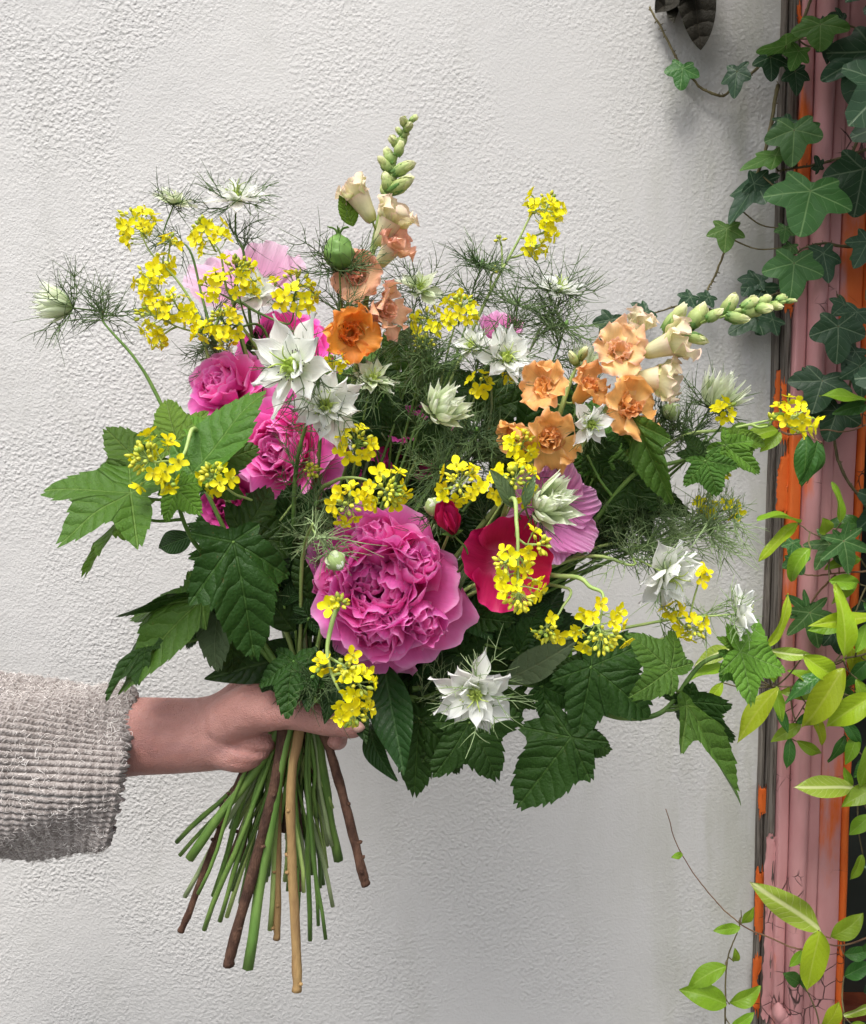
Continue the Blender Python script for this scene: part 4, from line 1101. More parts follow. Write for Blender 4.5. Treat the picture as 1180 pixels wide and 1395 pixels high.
snapdragon('upright snapdragon spike, green buds at its tip and peach blooms lower down',
    [(564, 157, D), (550, 180, D), (540, 210, D), (530, 245, D), (519, 290, D), (508, 340, D), (500, 400, D), (490, 470, .71)],
    [(558, 166, 570, 157, D, .34), (554, 172, 546, 158, D, .34), (552, 178, 562, 166, D, .34), (549, 185, 538, 172, D, .32), (546, 188, 558, 178, D, .32), (544, 200, 530, 184, D, .34), (543, 200, 553, 182, D, .34),
     (540, 213, 549, 190, .69, .36), (536, 225, 524, 198, D, .30), (533, 236, 514, 210, D, .28), (535, 238, 568, 218, .69, .26), (530, 255, 540, 236, .695, .3), (530, 262, 524, 230, .69, .32), (526, 268, 520, 248, D, .3), (530, 262, 568, 240, .69, .26), (524, 292, 530, 272, .69, .3)],
    [(515, 334, .69, (.5, .85, .3), 60, CREAM, CREAM, .4, 0), (516, 362, .69, (.6, .7, .4), 52, PEACH, CREAM, .6, 0), (502, 394, .70, (-.35, .35, .9), 60, PEACH, PEACH, 1.0, 0), (498, 430, .70, (.75, .05, .65), 62, PEACH, PEACH, .9, .2), (470, 458, .695, (.3, .0, 1), 66, VIVID, VIVID, .9, 0), (508, 302, .69, (-.5, .85, .1), 60, CREAM, CREAM, .35, 0)],
    'green', via=[(440, 760, .73)],
    leaves=[L_(482, 308, 464, 262, .69, .685, 'lance', CURRANT_L, .3, 1, W=.30, serr=.12, bend=-.2)])
D = .655
snapdragon('leaning snapdragon spike, lime buds at its tip, cream and apricot blooms below',
    [(1086, 410, D), (1050, 413, D), (1015, 421, D), (970, 433, D), (925, 450, D), (880, 476, D), (850, 515, .66), (825, 560, .67)],
    [(1070, 411, 1086, 408, D, .3), (1058, 411, 1072, 402, D, .32), (1050, 415, 1068, 420, D, .32), (1032, 416, 1052, 402, D, .34), (1030, 420, 1055, 420, D, .34), (1010, 421, 1035, 406, D, .36), (1008, 424, 1040, 425, D, .30), (985, 428, 1006, 398, .65, .34), (988, 430, 1024, 438, .645, .28), (962, 436, 988, 420, .64, .34), (938, 446, 964, 412, .65, .32), (932, 456, 967, 467, .645, .26), (905, 452, 936, 412, .65, .26)],
    [(876, 482, .65, (.85, .3, .45), 64, CREAM, CREAM, .4, 0), (856, 472, .665, (.4, .95, .2), 50, CREAM, CREAM, .35, 0), (852, 520, .655, (.95, .05, .3), 72, CREAM, CREAM, .6, 0), (836, 500, .665, (.0, .55, .9), 60, APRICOT, APRICOT, 1.0, 0), (836, 562, .66, (.35, .15, .9), 64, ORANGE, ORANGE, 1.0, .3)],
    'thick', via=[(640, 800, .72)])
D = .665
snapdragon('orange snapdragon with ruffled blooms clustered low among white love-in-a-mist',
    [(790, 490, D), (775, 525, D), (760, 570, D), (740, 610, .69)],
    [(790, 490, 800, 470, D, .3), (786, 498, 776, 476, D, .3)],
    [(752, 545, D, (-.45, .5, .8), 56, ORANGE, ORANGE, 1.0, 0), (784, 548, D, (.4, .6, .6), 54, ORANGE, ORANGE, 1.0, .4), (750, 588, .655, (-.1, -.25, 1), 66, ORANGE, ORANGE, 1.0, 0), (722, 588, .68, (-.8, -.1, .6), 46, ORANGE, ORANGE, .7, 0)],
    'green', via=[(560, 830, .73)])

# ------------------------------------------------------------------ bouquet: love-in-a-mist
N = nigella
N('large white starry love-in-a-mist with green centre in front of the pink peony', (396, 498), .585, 67, (-.42, .2, .9), 'star', WHITE, 'green', stemmat=STEM_DARK, via=[(403, 640, .64), (402, 800, .665)], nb=6, npet=(7, 6), dark=True, bl=1.2)
N('white love-in-a-mist facing out, tucked under the large starry one', (444, 552), .62, 54, (.2, .1, 1), 'star', WHITE, 'green', nb=9, npet=(10, 9), via=[(430, 720, .69)])
N('greenish white half-closed love-in-a-mist bloom above the mustard pair', (608, 553), .63, 33, (.45, .35, .8), 'closed', GREENISH, 'green', nb=6, bl=1.3, via=[(520, 780, .70)])
N('greenish white half-closed love-in-a-mist against the pleated pink petals', (752, 685), .605, 40, (.4, .25, .85), 'closed', GREENISH, 'green', nb=5, bl=1.1, via=[(650, 800, .69)])
N('white love-in-a-mist bloom hanging below the large peony', (648, 946), .60, 58, (.0, -.1, 1), 'star', WHITE, 'green', nb=9, npet=(9, 9), via=[(560, 955, .68)], bl=1.25, thread=THREAD_PALE)
N('white spidery love-in-a-mist sideways on its long stem above the ribbed leaf', (912, 784), .635, 56, (.55, -.25, .75), 'star', WHITE, 'green', nb=7, npet=(9, 8), via=[(860, 770, .66), (780, 762, .68), (600, 850, .71)], thread=THREAD_PALE, stemmat=STEM_PALE, bl=.9)
N('small white love-in-a-mist with pale threads above the furthest currant leaf', (1010, 836), .64, 40, (.9, .15, .35), 'star', WHITE, 'green', nb=8, npet=(7, 6), via=[(960, 838, .66), (880, 850, .68), (640, 900, .72)], thread=THREAD_PALE, stemmat=STEM_PALE)
N('round greenish love-in-a-mist bud alone on a long arching stem by the bare wall', (72, 415), .69, 29, (-.95, .12, .3), 'closed', GREENISH, 'green', nb=10, bl=2.3, via=[(140, 437, .69), (185, 490, .69), (222, 555, .695), (330, 780, .70)], fr=4, frvis=(.2, .32))
N('half-closed love-in-a-mist on a thin stem behind the outermost mustard head', (238, 274), .77, 30, (.35, .85, .2), 'star', GREENISH, None, nb=9, npet=(7, 5), via=[(258, 340, .77), (285, 440, .77), (370, 720, .73)], bl=1.3)
N('white love-in-a-mist standing tall above the lilac petals', (322, 266), .75, 42, (.15, .75, .55), 'star', WHITE, 'green', nb=12, npet=(7, 5), via=[(333, 350, .76), (345, 470, .76), (385, 740, .73)], bl=1.25)
N('green love-in-a-mist seed pod caged in dark threads beside the upright snapdragon', (462, 343), .675, 21, (.0, .95, .15), 'pod', None, 'green', nb=22, bl=3.0, via=[(455, 440, .68), (440, 560, .69), (420, 760, .69)], fr=6, frvis=(.12, .3))
N('dark thready love-in-a-mist bud beside the tall mustard stem', (656, 362), .755, 14, (.3, .9, .1), 'spray', None, None, nb=22, bl=3.2, via=[(640, 430, .755), (590, 560, .75), (470, 800, .72)], fr=3, frvis=(.1, .2))
N('white shaggy love-in-a-mist on a green stem below the tall mustard flowers', (762, 392), .73, 36, (.15, .8, .5), 'star', WHITE, None, nb=16, npet=(6, 4), via=[(735, 450, .735), (680, 560, .74), (520, 800, .72)], bl=1.6, fr=5, frvis=(.08, .22))
N('white love-in-a-mist with frilled petals between the orange blooms and mustard', (690, 486), .675, 46, (.25, .3, .9), 'star', WHITE, None, nb=10, npet=(8, 7), via=[(640, 640, .72)], dark=True, bl=1.2)
N('greenish white love-in-a-mist behind the peach snapdragon blooms', (572, 392), .755, 36, (.2, .6, .7), 'star', GREENISH, None, nb=12, npet=(6, 5), via=[(540, 520, .75), (450, 780, .72)], bl=1.5)
N('white love-in-a-mist nested among the mustard heads under the lilac flower', (348, 398), .745, 36, (.1, .5, .85), 'star', WHITE, None, nb=6, npet=(8, 6), via=[(370, 560, .75)], bl=1.2)
N('pale green love-in-a-mist with fine threads next to the frilled white pair', (508, 515), .68, 34, (.2, .5, .8), 'star', GREENISH, None, nb=14, npet=(7, 6), via=[(470, 700, .71)], bl=1.4)
N('tiny round love-in-a-mist bud dangling before the large peony', (458, 765), .565, 17, (.55, -.6, .55), 'bud', GREENISH, None, nb=5, bl=1.6, via=[(425, 716, .585), (412, 760, .63), (408, 880, .66)], fr=1, frvis=(.1, .2), thread=THREAD_PALE, stemmat=STEM_PALE, lead=.022)
N('white love-in-a-mist with lime centre under the orange blooms', (806, 578), .625, 36, (.35, -.1, .9), 'star', WHITE, None, nb=6, npet=(6, 5), via=[(740, 680, .68), (560, 860, .71)], bl=1.0)
N('greenish love-in-a-mist in a haze of threads under the leaning snapdragon', (982, 532), .70, 32, (.35, .8, .4), 'closed', GREENISH, None, nb=12, bl=1.7, via=[(960, 600, .70), (860, 690, .71), (600, 860, .72)], fr=2, frvis=(.08, .2))
N('small round love-in-a-mist bud below the cream snapdragon trumpet', (916, 560), .685, 15, (.5, .6, .6), 'bud', GREENISH, None, nb=10, bl=2.6, via=[(880, 600, .69), (780, 700, .70), (580, 860, .72)], fr=3, frvis=(.05, .2))
N('pale love-in-a-mist threads in a feathery haze beside the painted frame', (965, 722), .675, 20, (.85, .3, .4), 'spray', None, None, nb=22, bl=2.8, via=[(890, 745, .68), (800, 750, .69), (600, 860, .72)], fr=9, frvis=(.04, .30), thread=THREAD_PALE, stemmat=STEM_PALE)
N('small white love-in-a-mist between two mustard heads near the bright pink petals', (642, 470), .69, 28, (-.2, .4, .9), 'star', WHITE, None, nb=8, npet=(6, 5), via=[(600, 640, .72)], bl=1.5)
N('greenish love-in-a-mist bud against the apricot snapdragon bloom', (797, 486), .705, 21, (.1, .8, .5), 'closed', GREENISH, None, nb=8, bl=1.8, via=[(760, 600, .71), (560, 840, .72)])
N('greenish love-in-a-mist bud nestled above the crimson bud', (592, 690), .63, 17, (.1, .6, .8), 'bud', GREENISH, None, nb=8, bl=1.8, via=[(540, 820, .69)])
N('small pale love-in-a-mist squeezed between magenta peonies', (298, 492), .755, 24, (-.1, .7, .6), 'closed', GREENISH, None, nb=8, bl=1.8, via=[(350, 700, .74)])
N('wispy love-in-a-mist thread leaves shaded under the pink peony', (425, 735), .64, 13, (-.2, .8, .5), 'spray', None, None, nb=12, bl=2.8, via=[(415, 820, .66)], thread=THREAD_PALE, fr=3)
N('thready green love-in-a-mist stem filling the gap over the small magenta flower', (585, 495), .70, 12, (.1, .9, .4), 'spray', None, None, nb=18, bl=3.6, via=[(545, 640, .71)], fr=8, frvis=(.05, .35))
N('thready green love-in-a-mist stem filling the gap under the frilled white bloom', (648, 590), .68, 11, (.2, .8, .5), 'spray', None, None, nb=18, bl=4.0, via=[(590, 720, .70)], fr=8, frvis=(.05, .35))
N('thready dark love-in-a-mist stem under the white spidery bloom', (845, 715), .685, 11, (.6, .6, .5), 'spray', None, None, nb=16, bl=3.6, via=[(740, 790, .70)], fr=8, frvis=(.05, .3))
N('thready love-in-a-mist stem in the shade just above the hand', (425, 925), .618, 9, (.3, .6, .7), 'spray', None, None, nb=14, bl=3.4, via=[(412, 940, .64)], fr=6, frvis=(.02, .3))

for (lab, c, d, f, via) in (
    ('thready love-in-a-mist spray between the pod and the peach snapdragon blooms', (560, 455), .72, (.1, .9, .3), [(530, 600, .73)]),
    ('thready love-in-a-mist spray above the bright pink satin petals', (705, 415), .735, (.2, .9, .3), [(620, 600, .74)]),
    ('thready love-in-a-mist spray beside the white shaggy bloom', (770, 445), .72, (.3, .9, .2), [(690, 620, .73)]),
    ('thready love-in-a-mist spray reaching past the upright toothed leaves', (900, 690), .68, (.8, .5, .3), [(780, 770, .70)]),
    ('thready love-in-a-mist spray over the white spidery bloom stem', (885, 745), .67, (.9, .2, .4), [(780, 780, .69)]),
    ('thready love-in-a-mist spray at the tip of the feathery haze', (1000, 705), .68, (.9, .3, .3), [(880, 745, .685), (700, 820, .70)]),
    ('thready love-in-a-mist spray below the small round bud near the trumpet', (930, 590), .69, (.8, .5, .3), [(820, 690, .70)]),
    ('thready love-in-a-mist spray in the hollow above the crimson bud', (600, 640), .66, (.2, .7, .6), [(560, 760, .69)]),
    ('thready love-in-a-mist spray in the dark beside the pink peony and tiny bud', (430, 690), .63, (.3, .7, .6), [(415, 820, .66)]),
    ('thready love-in-a-mist spray among the drooping mustard by the wall', (285, 470), .74, (-.5, .8, .3), [(350, 640, .74)])):
    N(lab, c, d, 11, f, 'spray', None, None, nb=11, bl=4.4, via=via, fr=3, frvis=(.03, .3), thread=pick([THREAD, THREAD_PALE, THREAD]))
# ------------------------------------------------------------------ bouquet: mustard
Mu = mustard
Mu('mustard head at the outer end of a long arching stem by the wall', [(188, 308, .715, 28, (-.5, .8, .3), 17, 6), (232, 330, .715, 10, (.3, .6, .6), 4, 3), (222, 358, .715, 15, (.2, .5, .8), 5, 2)], [(206, 345, .715), (240, 380, .715), (270, 430, .72), (285, 490, .73), (370, 720, .73)], .7, 'green')
Mu('mustard head with lime buds in front of the lilac petals', [(284, 324, .715, 28, (-.4, .85, .3), 12, 14)], [(300, 345, .715), (308, 390, .72), (322, 430, .73), (375, 660, .74)], .7)
Mu('broad loose mustard spray drooping against the wall', [(214, 432, .705, 30, (-.8, .3, .4), 14, 12), (206, 385, .71, 25, (-.5, .7, .4), 13, 4), (240, 415, .705, 22, (-.1, .5, .8), 9, 4), (215, 465, .705, 10, (-.2, -.7, .6), 4, 3), (260, 440, .71, 10, (0, -.4, .9), 4, 0)], [(250, 448, .715), (285, 452, .72), (320, 432, .73), (400, 600, .74)], .7, 'green')
Mu('mustard head with many lime buds beside the nested white bloom', [(322, 378, .70, 32, (.3, .75, .6), 12, 20), (285, 392, .705, 16, (-.6, .3, .7), 7, 2)], [(330, 420, .715), (350, 480, .74), (390, 640, .74)], .7)
Mu('bright mustard head on a stout curved stem over the deep pink peony', [(402, 400, .68, 34, (.35, .85, .5), 18, 12)], [(398, 436, .69), (385, 440, .70), (350, 425, .71), (320, 412, .72), (330, 470, .74), (395, 700, .74)], .7, 'green')
Mu('small mustard head just over the magenta peony', [(306, 440, .695, 24, (-.2, .6, .8), 10, 10), (308, 462, .70, 12, (.1, -.5, .8), 5, 2), (275, 452, .70, 12, (-.4, -.2, .8), 5, 0)], [(325, 445, .71), (365, 460, .735), (400, 640, .74)], .7)
Mu('tall mustard stem standing clear against the white wall', [(744, 285, .765, 26, (.25, .95, .2), 16, 5), (747, 312, .765, 15, (.7, .4, .4), 7, 0), (730, 338, .765, 15, (.5, .2, .7), 8, 2), (682, 330, .765, 6, (-.3, .8, .4), 0, 5), (672, 372, .765, 5, (.5, .6, .4), 0, 5)], [(726, 290, .765), (705, 330, .765), (672, 390, .765), (648, 440, .76), (560, 640, .75), (450, 860, .71)], .7, 'green', rad=.0016)
Mu('mustard head with rounded top behind the small white bloom', [(627, 425, .71, 26, (.1, .9, .5), 14, 12)], [(615, 460, .715), (570, 620, .73), (450, 850, .70)], .7)
Mu('mustard head beside the peach snapdragon over a budding cluster', [(584, 440, .715, 22, (-.2, .8, .6), 10, 6), (580, 475, .71, 22, (-.1, .5, .8), 0, 22)], [(575, 500, .72), (530, 660, .73)], .7)
Mu('mustard head above the large peony on the dark hollow', [(486, 606, .62, 26, (.2, .5, .8), 12, 8)], [(470, 640, .66), (430, 780, .69)], .7)
Mu('arching mustard spray of two heads over the large peony', [(526, 668, .59, 32, (.35, -.1, .9), 11, 26), (474, 686, .59, 25, (-.1, -.1, 1), 12, 8)], [(492, 652, .60), (455, 656, .625), (430, 690, .65), (415, 850, .67)], .7, 'green', rad=.0017)
Mu('mustard head between the crimson bud and the threads', [(626, 660, .60, 30, (-.1, .4, .9), 14, 10)], [(622, 700, .64), (560, 820, .69)], .7)
Mu('mustard head overlapping the pleated pink petals', [(700, 658, .61, 34, (-.1, .4, .9), 14, 18)], [(690, 700, .65), (590, 840, .70)], .7)
Mu('mustard head beneath the orange blooms', [(712, 606, .635, 22, (.1, .6, .8), 11, 7)], [(700, 660, .67), (580, 830, .71)], .7)
Mu('mustard sprig nodding across the crimson flower', [(706, 800, .565, 34, (.0, -.85, .5), 13, 20), (690, 765, .57, 18, (-.6, -.2, .7), 3, 10), (728, 742, .57, 22, (.6, .1, .7), 2, 14), (712, 765, .57, 14, (.3, -.4, .8), 3, 4)], [(706, 765, .568), (704, 715, .575), (694, 682, .60), (640, 780, .68)], .7, rad=.0016)
Mu('mustard sprig bowing low before the large peony towards the hand', [(480, 966, .565, 26, (.3, -.8, .5), 12, 8), (488, 930, .565, 22, (.4, -.2, .8), 8, 4), (470, 908, .565, 22, (.3, .1, .9), 2, 16), (462, 826, .57, 16, (.2, .6, .7), 2, 12), (440, 905, .57, 10, (-.7, -.2, .6), 3, 2)], [(457, 930, .567), (446, 890, .57), (452, 850, .575), (462, 815, .59), (440, 850, .64)], .7, rad=.0017)
Mu('full mustard head dangling from a hooked stem above the ribbed leaf', [(816, 856, .59, 40, (.15, -.55, .8), 16, 28)], [(822, 812, .60), (805, 800, .605), (770, 785, .62), (640, 800, .68)], .7, 'green', rad=.0017)
Mu('budded mustard head beside the full dangling one', [(745, 856, .60, 21, (-.1, -.4, .9), 3, 20)], [(765, 830, .61), (768, 800, .625), (640, 810, .68)], .7)
Mu('dense mustard head in front of the palmate currant leaves', [(212, 630, .585, 40, (-.5, .35, .8), 12, 34), (228, 655, .58, 14, (.1, -.7, .6), 4, 2)], [(248, 622, .60), (262, 585, .615), (275, 600, .635), (300, 660, .66), (390, 860, .67)], .7, rad=.002)
Mu('small mustard head in the crook of the currant leaves', [(294, 652, .60, 25, (-.2, .5, .8), 7, 18), (425, 645, .64, 14, (.2, .5, .8), 0, 14)], [(318, 672, .62), (360, 700, .65), (400, 820, .67)], .7)
Mu('mustard head at the end of a long sideways stem before the painted frame', [(1086, 566, .67, 30, (.7, .6, .4), 15, 0), (1050, 575, .67, 8, (.2, .8, .3), 0, 6)], [(1052, 572, .675), (990, 585, .68), (920, 600, .69), (840, 680, .70), (620, 860, .71)], .7, 'green', rad=.0017)
Mu('small mustard flowers in front of the hazy greenish bloom', [(986, 558, .675, 13, (.2, .6, .7), 6, 2)], [(975, 590, .68), (900, 650, .69), (620, 860, .71)], .7)
Mu('mustard flowers glimpsed through the feathery haze', [(962, 690, .685, 14, (.2, .6, .6), 5, 3), (998, 692, .685, 12, (.6, .4, .6), 5, 2), (985, 640, .69, 8, (.3, -.6, .6), 3, 2)], [(940, 710, .69), (860, 750, .70), (620, 870, .71)], .7)
Mu('little mustard cluster peeping over the ribbed currant leaf', [(942, 855, .645, 18, (.3, -.2, .9), 7, 8), (918, 830, .645, 12, (-.2, .6, .7), 6, 0), (958, 783, .65, 8, (.3, .3, .9), 3, 0)], [(925, 860, .66), (860, 880, .68), (640, 900, .71)], .7)
Mu('tiny mustard flowers deep among threads under the frilled white bloom', [(655, 522, .69, 15, (.1, .5, .8), 5, 2), (690, 510, .69, 9, (.3, .5, .8), 3, 0)], [(640, 560, .70), (560, 780, .71)], .7)
Mu('tiny mustard flowers showing under the large starry bloom', [(456, 492, .665, 13, (.1, .5, .8), 5, 2)], [(450, 540, .68), (425, 760, .69)], .7)
Mu('shaded mustard cluster hidden below the crimson flower', [(722, 905, .70, 18, (.3, -.2, .9), 8, 4)], [(690, 900, .71), (560, 930, .71)], .7)

# ------------------------------------------------------------------ bouquet: leafy currant branches
def branch(label, path, leaves, end='wood', rad=.0026, mat=None, low=None):
    b, e, r = take(end)
    t = thing('currant_branch', label, 'branch', e, 'leafy currant branches in the bouquet')
    pth = cr([P(*q) for q in path] + [b, e], 10); n = len(pth)
    mb = MB(); s = np.linspace(0, 1, n)
    k = n - 10
    mb.tube(pth[:k + 1], np.interp(s[:k + 1], [0, 1], [rad * .5, rad]), 8)
    for L in leaves:
        lb = P(*L[0]); j = min(int(np.linalg.norm(pth[:k - 4] - lb[None], axis=1).argmin()) + 3, k)
        a = pth[j]; mb.tube(cr([a, (a + lb) / 2 + np.array([0, 0, -.08 * np.linalg.norm(a - lb)]), lb], 6), .0011 * np.linspace(1.3, .9, 13), 6)
    ob('stem', mb.build('stem', mat or STEM), t)
    rr = r or .003; mb = MB(); seg = pth[k - 1:]; seg = cr(np.concatenate([seg[:-1][::3], seg[-1:]]), 6); m = len(seg)
    seg = seg + np.cumsum(rng.normal(size=(m, 3)) * .0002, 0)
    mb.tube(seg, rr * (1 + .10 * np.sin(np.linspace(0, 26, m)) * (rng.random(m) > .4)), 9)
    for q in range(4):
        i = int(U(.3, .95) * m); o = unit(np.array([U(-1, 1), U(-1, .2), .4])); mb.add(*blob(seg[i] + o * rr * .6, o, .0042, .0017, 6, 5))
    ob('woody_stem', mb.build('woody_stem', low or BARK), t)
    add_leaves(t, leaves)
    return t
branch('currant branch with broad pale palmate leaves spreading towards the bare wall',
    [(243, 655, .615), (244, 690, .62), (262, 735, .63), (297, 778, .645), (350, 860, .665)],
    [L_(178, 672, 52, 650, .60, .605, 'currant', CURRANT, .35, 1.0, lobes=[(0, 1, 30), (-58, .85, 30), (64, .95, 34), (-118, .72, 30), (122, .78, 32)], n=(-.1, -.8, .6)),
     L_(262, 645, 352, 524, .61, .625, 'currant', CURRANT, .0, .95, lobes=[(0, 1, 34), (-75, .45, 30), (75, .42, 30)], n=(-.45, -1, .4), ld=.1, fold=.2),
     L_(196, 636, 140, 578, .635, .64, 'currant', CURRANT, .2, 1.0, lobes=CUR3, n=(-.3, -.6, .5)),
     L_(240, 600, 222, 538, .635, .65, 'currant', CURRANT_L, .3, 1.0, n=(-.3, -.8, .3)),
     L_(268, 640, 355, 606, .635, .65, 'currant', CURRANT, .9, .9, n=(0, -.5, 1)),
     L_(240, 665, 272, 698, .60, .59, 'currant', CURRANT_L, .1, 1.0, lobes=CUR3W, n=(0, -1, .5)),
     L_(175, 700, 98, 772, .625, .63, 'currant', CURRANT_L, .8, .7, n=(-.3, -.6, .4)),
     L_(290, 610, 250, 560, .63, .64, 'currant', CURRANT_L, .2, .8)])
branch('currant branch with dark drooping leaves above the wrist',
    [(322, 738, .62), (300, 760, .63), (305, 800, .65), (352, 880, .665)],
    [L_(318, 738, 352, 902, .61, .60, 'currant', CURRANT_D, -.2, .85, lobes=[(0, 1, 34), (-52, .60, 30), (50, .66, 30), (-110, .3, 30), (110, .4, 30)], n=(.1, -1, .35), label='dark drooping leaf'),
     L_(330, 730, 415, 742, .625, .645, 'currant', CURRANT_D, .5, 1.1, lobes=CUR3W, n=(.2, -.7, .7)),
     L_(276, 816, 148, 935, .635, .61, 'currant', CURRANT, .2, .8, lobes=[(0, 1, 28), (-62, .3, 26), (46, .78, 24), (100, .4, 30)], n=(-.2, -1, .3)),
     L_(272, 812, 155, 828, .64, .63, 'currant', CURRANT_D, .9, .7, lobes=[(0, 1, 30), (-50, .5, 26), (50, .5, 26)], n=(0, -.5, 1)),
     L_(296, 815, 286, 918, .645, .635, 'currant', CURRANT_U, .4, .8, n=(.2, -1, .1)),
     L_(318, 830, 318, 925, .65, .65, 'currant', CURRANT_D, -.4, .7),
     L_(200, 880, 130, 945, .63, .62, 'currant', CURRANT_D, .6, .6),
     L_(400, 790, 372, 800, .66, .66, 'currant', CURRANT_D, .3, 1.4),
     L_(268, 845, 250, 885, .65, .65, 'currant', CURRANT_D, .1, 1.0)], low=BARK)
branch('currant branch reaching sideways with ribbed leaves towards the painted frame',
    [(1005, 888, .655), (955, 905, .66), (905, 968, .66), (850, 978, .66), (800, 962, .665), (720, 930, .68), (560, 940, .69)],
    [L_(778, 1004, 703, 1106, .645, .64, 'currant', CURRANT_D, .1, 1.0, lobes=[(0, 1, 36), (-60, .52, 34), (62, .58, 30), (108, .46, 26), (-120, .4, 30)], n=(0, -1, .2), label='dark palmate leaf hanging lowest'),
     L_(784, 1004, 834, 1024, .65, .648, 'currant', CURRANT_D, .0, 1.1, lobes=[(0, 1, 40), (-60, .6, 34), (60, .7, 34)], n=(0, -1, .2)),
     L_(914, 912, 862, 862, .62, .62, 'currant', CURRANT, .2, 1.0, lobes=[(0, 1.0, 40), (-72, .95, 36), (70, .85, 36), (-125, .5, 30), (125, .6, 30)], n=(-.1, -.9, .6), label='ribbed mid-green leaf catching the light'),
     L_(1008, 888, 1076, 912, .645, .65, 'currant', CURRANT_L, .1, 1.0, lobes=CUR3W, n=(.1, -.9, .6)),
     L_(1006, 884, 1000, 848, .65, .66, 'currant', CURRANT_L, .3, 1.1, lobes=CUR3, n=(0, -.6, .8)),
     L_(1002, 896, 1022, 955, .65, .645, 'currant', CURRANT, .3, .7, n=(0, -1, .2)),
     L_(932, 962, 1032, 1088, .65, .645, 'currant', CURRANT, -.5, .8, lobes=[(0, 1, 24), (-52, .62, 24), (58, .45, 22)], n=(.3, -1, .1), fold=.35),
     L_(938, 955, 1000, 1020, .655, .66, 'currant', CURRANT_D, .8, .6, n=(.3, -1, .1)),
     L_(806, 908, 892, 978, .65, .64, 'currant', CURRANT_D, .3, 1.0, lobes=CUR3W, n=(0, -.8, .6)),
     L_(802, 900, 778, 965, .655, .65, 'currant', CURRANT_D, -.3, .8),
     L_(740, 935, 790, 960, .67, .66, 'currant', CURRANT_D, .4, 1.2),
     L_(770, 905, 798, 900, .67, .665, 'currant', CURRANT_L, .5, 1.0)], low=BARK_TAN, rad=.0032)
branch('currant branch with upright toothed leaves below the leaning snapdragon',
    [(1002, 598, .67), (950, 622, .67), (880, 640, .675), (850, 660, .68), (780, 740, .69), (600, 880, .70)],
    [L_(868, 575, 908, 690, .64, .635, 'currant', CURRANT, .5, .62, lobes=[(0, 1, 34), (-55, .55, 28), (55, .55, 28)], n=(-.2, -1, .3), fold=.3),
     L_(860, 600, 842, 565, .65, .66, 'currant', CURRANT_D, .3, 1.1),
     L_(962, 628, 980, 676, .655, .65, 'currant', CURRANT, .2, 1.1, lobes=CUR3, n=(0, -1, .3)),
     L_(955, 622, 938, 588, .665, .67, 'currant', CURRANT_D, .3, 1.2),
     L_(988, 606, 1038, 645, .665, .66, 'currant', CURRANT_L, .9, .7, n=(.1, -.6, .9)),
     L_(1000, 598, 1052, 600, .67, .68, 'currant', CURRANT_L, .6, .7, n=(.1, -.6, .9)),
     L_(860, 650, 836, 720, .68, .675, 'currant', CURRANT_D, .2, .9),
     L_(870, 690, 880, 730, .69, .685, 'currant', CURRANT_D, .4, .9),
     L_(800, 620, 850, 600, .68, .68, 'currant', CURRANT_D, .5, 1.0)], low=BARK_TAN)
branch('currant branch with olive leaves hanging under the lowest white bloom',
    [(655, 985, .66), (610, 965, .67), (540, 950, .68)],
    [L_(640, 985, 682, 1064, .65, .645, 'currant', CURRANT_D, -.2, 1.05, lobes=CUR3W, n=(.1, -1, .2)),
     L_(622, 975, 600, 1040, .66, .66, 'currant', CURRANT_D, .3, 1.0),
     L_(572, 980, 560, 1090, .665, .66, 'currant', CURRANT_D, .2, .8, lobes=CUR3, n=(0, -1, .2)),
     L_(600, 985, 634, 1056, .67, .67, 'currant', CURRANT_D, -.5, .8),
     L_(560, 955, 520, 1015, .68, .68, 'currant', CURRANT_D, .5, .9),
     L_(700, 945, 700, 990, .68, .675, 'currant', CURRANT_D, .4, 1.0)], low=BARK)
# dark foliage filling the heart of the bouquet
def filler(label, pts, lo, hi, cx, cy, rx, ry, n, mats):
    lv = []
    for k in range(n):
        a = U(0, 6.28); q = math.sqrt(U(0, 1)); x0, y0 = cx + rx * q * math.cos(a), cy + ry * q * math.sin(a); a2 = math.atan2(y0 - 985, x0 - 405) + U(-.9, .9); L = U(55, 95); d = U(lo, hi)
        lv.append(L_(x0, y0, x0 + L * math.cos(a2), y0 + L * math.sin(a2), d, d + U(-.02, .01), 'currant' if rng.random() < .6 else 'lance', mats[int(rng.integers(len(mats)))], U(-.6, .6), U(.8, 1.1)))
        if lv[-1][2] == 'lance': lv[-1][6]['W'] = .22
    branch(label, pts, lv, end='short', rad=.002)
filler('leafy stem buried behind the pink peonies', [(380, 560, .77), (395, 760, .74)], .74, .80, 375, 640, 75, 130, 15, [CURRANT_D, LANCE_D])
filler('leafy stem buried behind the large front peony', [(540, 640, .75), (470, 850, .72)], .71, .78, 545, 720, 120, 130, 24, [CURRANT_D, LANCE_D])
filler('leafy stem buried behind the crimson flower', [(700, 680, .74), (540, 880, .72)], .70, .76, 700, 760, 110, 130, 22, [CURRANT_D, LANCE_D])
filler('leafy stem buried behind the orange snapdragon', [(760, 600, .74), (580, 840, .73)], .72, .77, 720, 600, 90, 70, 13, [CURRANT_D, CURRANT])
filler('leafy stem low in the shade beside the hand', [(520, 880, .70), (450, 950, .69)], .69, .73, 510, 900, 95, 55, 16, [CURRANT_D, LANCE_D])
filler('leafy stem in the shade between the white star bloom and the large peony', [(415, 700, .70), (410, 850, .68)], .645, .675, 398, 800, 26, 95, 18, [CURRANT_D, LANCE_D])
filler('leafy stem in the shade under the crimson flower', [(640, 800, .71), (540, 900, .70)], .69, .72, 640, 870, 110, 50, 14, [CURRANT_D, LANCE_D])
